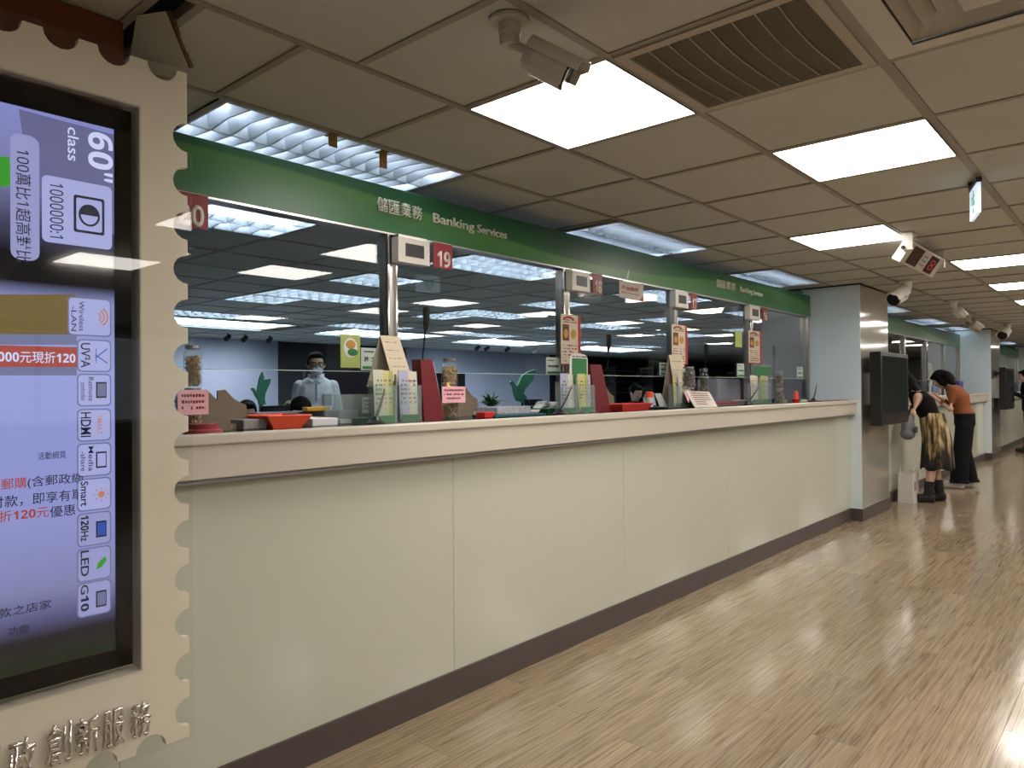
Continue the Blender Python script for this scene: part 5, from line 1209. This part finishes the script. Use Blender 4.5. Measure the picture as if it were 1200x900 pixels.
def mask_on(T, R, t):
    mb = MB(); M_ = Matrix.Translation(T((0, -.055, -.058))) @ R.to_4x4() @ Matrix.Diagonal((.057, .055, .046, 1))
    bmesh.ops.create_uvsphere(mb.bm, u_segments=18, v_segments=12, radius=1, matrix=M_)
    mk = local(mb, 'face_mask', maskm, t)
    for k in (-.015, .0, .015): local(MB().tube([T((-.045, -.092, -.058+k)), T((0, -.112, -.060+k)), T((.045, -.092, -.058+k))], .0015, 5), 'pleat', paper, mk)
    for s in (-1, 1): local(MB().tube([T((s*.05, -.07, -.035)), T((s*.085, .0, -.01)), T((s*.05, -.06, -.08))], .0014, 5), 'ear_loop', paper, mk)
# standing man in pale shirt, glasses and mask
J = dict(pelvis=(0, 0, .92), chest=(0, .0, 1.27), neck=(0, .0, 1.44), head=(.0, -.025, 1.555), shw=.168, hipw=.16, belly=(0, -.02, 0),
         armL=[(-.150, .0, 1.345), (-.205, .03, 1.10), (-.215, -.05, .86)], armR=[(.150, .0, 1.345), (.205, .03, 1.10), (.215, -.05, .86)],
         legL=[(-.09, 0, .86), (-.10, -.01, .48), (-.10, .02, .09)], legR=[(.09, 0, .86), (.10, -.01, .48), (.10, .02, .09)])
t, me, T, R, Hc = person('standing man in pale shirt, glasses and light blue face mask behind the glass', (3.99, 6.0, 0), -.60, J, (.12, 0, .10), 1.0, .009,
                         hands=(((-.215, -.055, .85), (0, -.15, -1), (1, 0, 0), -1), ((.215, -.055, .85), (0, -.15, -1), (-1, 0, 0), 1)))
sh_ = wear(me, 'shirt', shirtw, lambda c: c.z < 1.43+.05*abs(c.x) and c.z > .88 and not (abs(c.x) > .17 and c.z < .90), lambda v: .009, t)
wear(me, 'trousers', troud, lambda c: .08 < c.z < .95 and abs(c.x) < .18, .010, t); wear(me, 'shoes', blackm, lambda c: c.z < .10, .006, t)
for s in (-1, 1): local(MB().prism([(0, -.085, 1.40), (s*.012, -.075, 1.445), (s*.075, -.02, 1.462), (s*.075, -.075, 1.405), (s*.035, -.105, 1.375)], (0, -.006, .004)), 'collar', shirtw, sh_, False)
local(MB().box(-.010, .010, -.118, -.112, .98, 1.37), 'button_band', mat('shirt seam', (.42, .50, .53), .8, noise=.03), sh_, False)
local(MB().box(.05, .14, -.122, -.116, 1.16, 1.27), 'chest_pocket', mat('shirt seam', (0, 0, 0)), sh_, False)
hair_cap(T, R, t, short); mask_on(T, R, t)
g = MB()
for s in (-1, 1):
    g.tube([T((s*.034+.023*math.cos(2*PI*k/12), -.098, .0+.017*math.sin(2*PI*k/12))) for k in range(13)], .0018, 5); g.tube([T((s*.057, -.096, .006)), T((s*.080, -.02, .004)), T((s*.080, .02, -.004))], .0016, 5)
g.tube([T((-.011, -.100, .002)), T((.011, -.100, .002))], .0018, 5); local(g, 'glasses', black, t)
# seated people
def sitter(label, x, y, rz, cloth, topz, hair=short, masked=False, hr=(.25, 0, 0), lean=.10, arms=None):
    k = topz-.115
    J = dict(pelvis=(0, .02, .53), chest=(0, -lean*.5, .53+(k-.53)*.55), neck=(0, -lean*.9, k-.135), head=(0, -lean-.02, k-.0), shw=.165, hipw=.16,
             armL=arms[0] if arms else [(-.175, -lean*.7, k-.20), (-.22, -.12, k-.45), (-.10, -.36, k-.43)], armR=arms[1] if arms else [(.175, -lean*.7, k-.20), (.22, -.12, k-.45), (.10, -.36, k-.43)],
             legL=[(-.09, -.02, .52), (-.10, -.43, .50), (-.10, -.40, .09)], legR=[(.09, -.02, .52), (.10, -.43, .50), (.10, -.40, .09)])
    a0 = J['armL'][-1]; b0 = J['armR'][-1]
    t, me, T, R, Hc = person(label, (x, y, 0), rz, J, hr, 1.0, .012, hands=((a0, (.3, -1, 0), (0, 0, -1), -1), (b0, (-.3, -1, 0), (0, 0, -1), 1)))
    wear(me, 'jacket', cloth, lambda c: .50 < c.z < k-.125 and not (c.y < -.37-lean*.2 and c.z > .6), .012, t); wear(me, 'trousers', troud, lambda c: .08 < c.z < .58 and c.z < k-.5, .010, t); wear(me, 'shoes', blackm, lambda c: c.z < .11, .006, t)
    hair_cap(T, R, t, hair); 
    if masked: mask_on(T, R, t)
    seat(x, y, rz, 'office chair under the '+label.split(' behind')[0][:48]) if 0 else None
    return t
def seat_at(x, y, rz, l): 
    seat(x, y+0, rz, l)
sp = at(352, 470, 'y', 5.1)
sitter('seated clerk with black hair in front of the standing man, face bent down', sp.x, 5.1, -.55, mat('dark red jacket', (.12, .03, .03), .8, noise=.1), 1.245, hr=(.55, 0, 0))
seat_at(sp.x, 5.1, -.55, 'office chair of the clerk in front of the standing man')
sp = at(296, 470, 'y', 6.3)
sitter('seated masked clerk farther left, below the left green bird', sp.x, 6.3, -.9, troud, 1.215, masked=True, hr=(.3, 0, .5))
seat_at(sp.x, 6.3, -.9, 'office chair of the masked clerk')
sp = at(738, 460, 'y', 5.6)
sitter('clerk in black jacket with white cuffs bent over papers behind window eighteen', sp.x, 5.6, -.5, troud, 1.36, hr=(.5, 0, .2), lean=.16)
seat_at(sp.x, 5.6, -.5, 'office chair of the clerk behind window eighteen')
single('clerk_papers', MB().obox((sp.x-.28, 5.05, 1.10), (.05, 0, .0), (0, .004, 0), (-.05, 0, .14)), paper, 'white upright sheet held by the clerk behind window eighteen', 'papers', (sp.x-.28, 5.05, 1.0))
sp = at(751, 462, 'y', 6.3)
sitter('second clerk with dark blue hair tie, right of the clerk behind window eighteen', sp.x, 6.3, .4, navy, 1.31, hr=(.4, 0, -.4))
seat_at(sp.x, 6.3, .4, 'office chair of the second clerk behind window eighteen')
# woman 1: black sleeveless top, long black and straw coloured skirt, ankle boots, facing the counter (+y)
blackf = mat('black jersey', (.006, .006, .007), .9, spec=.15, noise=.3)
def dye():
    m = bpy.data.materials.new('black and straw fabric'); m.use_nodes = True; nt = m.node_tree; b = nt.nodes['Principled BSDF']
    tc = nt.nodes.new('ShaderNodeTexCoord'); mp = nt.nodes.new('ShaderNodeMapping'); mp.inputs['Scale'].default_value = (14, 14, 2.4)
    n = nt.nodes.new('ShaderNodeTexNoise'); n.inputs['Scale'].default_value = 1.4; n.inputs['Detail'].default_value = 4
    nt.links.new(tc.outputs['Object'], mp.inputs[0]); nt.links.new(mp.outputs[0], n.inputs['Vector'])
    sx = nt.nodes.new('ShaderNodeSeparateXYZ'); nt.links.new(tc.outputs['Object'], sx.inputs[0])
    mr = nt.nodes.new('ShaderNodeMapRange'); mr.inputs[1].default_value = .42; mr.inputs[2].default_value = .72; mr.inputs[3].default_value = -.16; mr.inputs[4].default_value = .0; nt.links.new(sx.outputs[2], mr.inputs[0])
    ad = nt.nodes.new('ShaderNodeMath'); nt.links.new(n.outputs[0], ad.inputs[0]); nt.links.new(mr.outputs[0], ad.inputs[1])
    r = ramp(nt, [(.40, (.012, .010, .008)), (.48, (.16, .10, .03)), (.56, (.42, .32, .16)), (.66, (.55, .47, .30))])
    nt.links.new(ad.outputs[0], r.inputs[0]); nt.links.new(r.outputs[0], b.inputs['Base Color']); b.inputs['Roughness'].default_value = .8; return m
J = dict(pelvis=(0, .0, .80), chest=(0, -.12, 1.10), neck=(0, -.23, 1.245), head=(0, -.32, 1.335), shw=.155, hipw=.155,
         armL=[(-.150, -.17, 1.185), (-.19, -.24, 1.0), (-.10, -.42, 1.205)], armR=[(.150, -.17, 1.185), (.20, -.22, 1.0), (.12, -.38, 1.205)],
         legL=[(-.085, .0, .76), (-.10, -.03, .44), (-.10, .02, .09)], legR=[(.085, .0, .76), (.11, -.04, .44), (.12, -.08, .09)])
w1x, w1y = 9.33, 1.83
t, me, T, R, Hc = person('woman in black sleeveless top, black and straw coloured skirt and ankle boots at the counter', (w1x, w1y, 0), PI+.15, J, (.55, 0, 0), .94, .009,
                         hands=(((-.10, -.42, 1.205), (.2, -1, 0), (0, 0, -1), -1), ((.12, -.38, 1.205), (-.2, -1, 0), (0, 0, -1), 1)))
wear(me, 'top', blackf, lambda c: .93 < c.z < 1.235 and abs(c.x) < .165 and not (c.y < -.26), .012, t)
mb = MB(); secs = []
for k in range(9):
    f = k/8; secs.append(((0, -.05+.05*min(1, 2.2*f), 1.0-.63*f), .150+.045*f, .130+.035*f))
rings = []
for i, (c, rx, ry) in enumerate(secs):
    rings.append([mb.bm.verts.new(Vector(c)+Vector((rx*(1+.06*(i/8)*math.sin(9*2*PI*k/48))*math.cos(2*PI*k/48), ry*(1+.06*(i/8)*math.sin(9*2*PI*k/48))*math.sin(2*PI*k/48), .015*math.sin(5*2*PI*k/48)*(i/8)))) for k in range(48)])
for i in range(8):
    for k in range(48): mb.bm.faces.new((rings[i][k], rings[i][(k+1) % 48], rings[i+1][(k+1) % 48], rings[i+1][k]))
o = local(mb, 'skirt', dye(), t); md = o.modifiers.new('s', 'SOLIDIFY'); md.thickness = .006
wear(me, 'boots', blackm, lambda c: c.z < .24, .012, t)
longh = [((0, .028, .042), (.085, .094, .082)), ((0, .065, -.01), (.086, .070, .09)), ((-.07, .01, -.03), (.024, .055, .09)), ((.07, .01, -.03), (.024, .055, .09)), ((0, .075, -.10), (.080, .045, .09)), ((0, -.03, .085), (.065, .05, .026))]
hair_cap(T, R, t, longh)
# her grey bag
bx_, by_ = 9.08, 2.06
t = thing('shoulder_bag', 'grey soft bag hanging on a strap in front of the woman in black', 'bag', (bx_, by_, .72))
mb = MB()
for p, r in (((bx_, by_, .84), (.12, .07, .12)), ((bx_-.02, by_, .77), (.13, .075, .07)), ((bx_+.03, by_-.01, .93), (.08, .05, .06))):
    bmesh.ops.create_uvsphere(mb.bm, u_segments=16, v_segments=10, radius=1, matrix=Matrix.Translation(p) @ Matrix.Diagonal((*r, 1)))
me_ = merged(mb, .012, 2, mat('grey canvas', (.15, .15, .165), .8, noise=.2, bump=.3, bscale=20), 'bag_body'); me_.transform(Matrix.Translation(-Vector((bx_, by_, .72)))); o = bpy.data.objects.new('bag_body', me_); COL.objects.link(o); o.parent = t
MB().tube([(bx_-.06, by_, .93), (bx_+.02, by_-.03, 1.08), (w1x-.12, 1.97, 1.22), (w1x-.05, 1.90, 1.20)], .010, 6).build('strap', blackm, t)
MB().box(bx_-.09, bx_+.06, by_-.082, by_-.074, .78, .85, .004).build('pocket', mat('dark canvas', (.04, .04, .05), .8, noise=.2), t)
# paper bag on the floor
a = Vector((9.12, 2.06, 0)); t = thing('paper_bag', 'white paper carrier bag on the floor beside the ankle boots', 'bag', a)
c0 = (a.x-.15, a.y-.07, a.x+.15, a.y+.09)
mb = MB(); z1 = .33
v0 = [(c0[0], c0[1], 0.001), (c0[2], c0[1], 0.001), (c0[2], c0[3], 0.001), (c0[0], c0[3], 0.001)]; v1 = [(c0[0]+.005, c0[1]+.01, z1), (c0[2]-.005, c0[1]+.012, z1+.005), (c0[2]-.004, c0[3]-.012, z1), (c0[0]+.006, c0[3]-.01, z1+.006)]
A_ = [mb.bm.verts.new(p) for p in v0]; B_ = [mb.bm.verts.new(p) for p in v1]; mb.bm.faces.new(A_[::-1])
for k in range(4): mb.bm.faces.new((A_[k], A_[(k+1) % 4], B_[(k+1) % 4], B_[k]))
o = mb.build('bag_paper', mat('bag paper', (.62, .58, .52), .7, noise=.04), t); md = o.modifiers.new('s', 'SOLIDIFY'); md.thickness = .002
for yy_ in (c0[1]+.01, c0[3]-.01): MB().tube([(a.x-.06, yy_, z1-.01), (a.x-.05, yy_, z1+.07), (a.x+.05, yy_, z1+.07), (a.x+.06, yy_, z1-.01)], .003, 6).build('handle', paper, t)
MB().box(a.x-.10, a.x-.02, c0[1]-.001, c0[1]+.006, .14, .24).build('printed_square', mat('grey mark', (.30, .28, .26), .7, noise=.1), t)
# woman 2: orange tee, wide black trousers, white trainers
J = dict(pelvis=(0, .0, .86), chest=(0, -.06, 1.15), neck=(0, -.16, 1.305), head=(0, -.27, 1.385), shw=.155, hipw=.15,
         armL=[(-.148, -.11, 1.24), (-.20, -.13, 1.01), (-.12, -.38, 1.205)], armR=[(.148, -.11, 1.24), (.20, -.13, 1.01), (.12, -.38, 1.205)],
         legL=[(-.085, .0, .80), (-.095, -.03, .46), (-.10, .03, .09)], legR=[(.085, .0, .80), (.10, -.03, .46), (.11, -.06, .09)])
t, me, T, R, Hc = person('woman in rust orange tee, wide black trousers and white trainers leaning over the counter', (10.80, 1.80, 0), PI+.05, J, (.75, 0, 0), .94, .009,
                         hands=(((-.12, -.38, 1.205), (.3, -1, 0), (0, 0, -1), -1), ((.12, -.38, 1.205), (-.3, -1, 0), (0, 0, -1), 1)))
rust = mat('rust orange jersey', (.22, .065, .02), .85, noise=.1, bump=.3, bscale=15)
wear(me, 'tee_shirt', rust, lambda c: .90 < c.z < 1.30 and (abs(c.x) < .17 or c.z > 1.08) and c.y > -.24, .013, t)
wear(me, 'trousers', troud, lambda c: .06 < c.z < .95 and (abs(c.x) < .17) and c.y > -.15 or (c.z < .9 and .10 < c.z and abs(c.x) < .2), lambda v: .014+.05*max(0, min(1, (.85-v.z)/.7))*(1 if abs(v.x) > .02 else .3), t)
wear(me, 'trainers', mat('white trainers', (.62, .58, .54), .6, noise=.1), lambda c: c.z < .10, .012, t)
hair_cap(T, R, t, longh+[((0, .02, .10), (.06, .07, .02)), ((0, .09, -.04), (.10, .07, .10))])
# person 3 at the far right edge
J = dict(pelvis=(0, .0, .88), chest=(0, -.02, 1.22), neck=(0, -.04, 1.39), head=(0, -.07, 1.49), shw=.17, hipw=.155,
         armL=[(-.18, -.03, 1.31), (-.22, -.02, 1.05), (-.16, -.36, 1.205)], armR=[(.15, -.03, 1.31), (.22, -.02, 1.05), (.16, -.36, 1.205)],
         legL=[(-.09, 0, .82), (-.10, -.01, .46), (-.10, .02, .09)], legR=[(.09, 0, .82), (.10, -.01, .46), (.11, -.05, .09)])
t, me, T, R, Hc = person('person in dark clothes at the far right edge, facing the third counter', (17.3, 1.80, 0), PI+.1, J, (.3, 0, 0), 1.0, .012,
                         hands=(((-.16, -.36, 1.205), (.2, -1, 0), (0, 0, -1), -1), ((.16, -.36, 1.205), (-.2, -1, 0), (0, 0, -1), 1)))
wear(me, 'jacket', blackf, lambda c: .80 < c.z < 1.36 and c.y > -.24, .014, t); wear(me, 'trousers', troud, lambda c: .08 < c.z < .86, .014, t); wear(me, 'shoes', blackm, lambda c: c.z < .1, .008, t)
hair_cap(T, R, t, short)
bpy.context.view_layer.update()
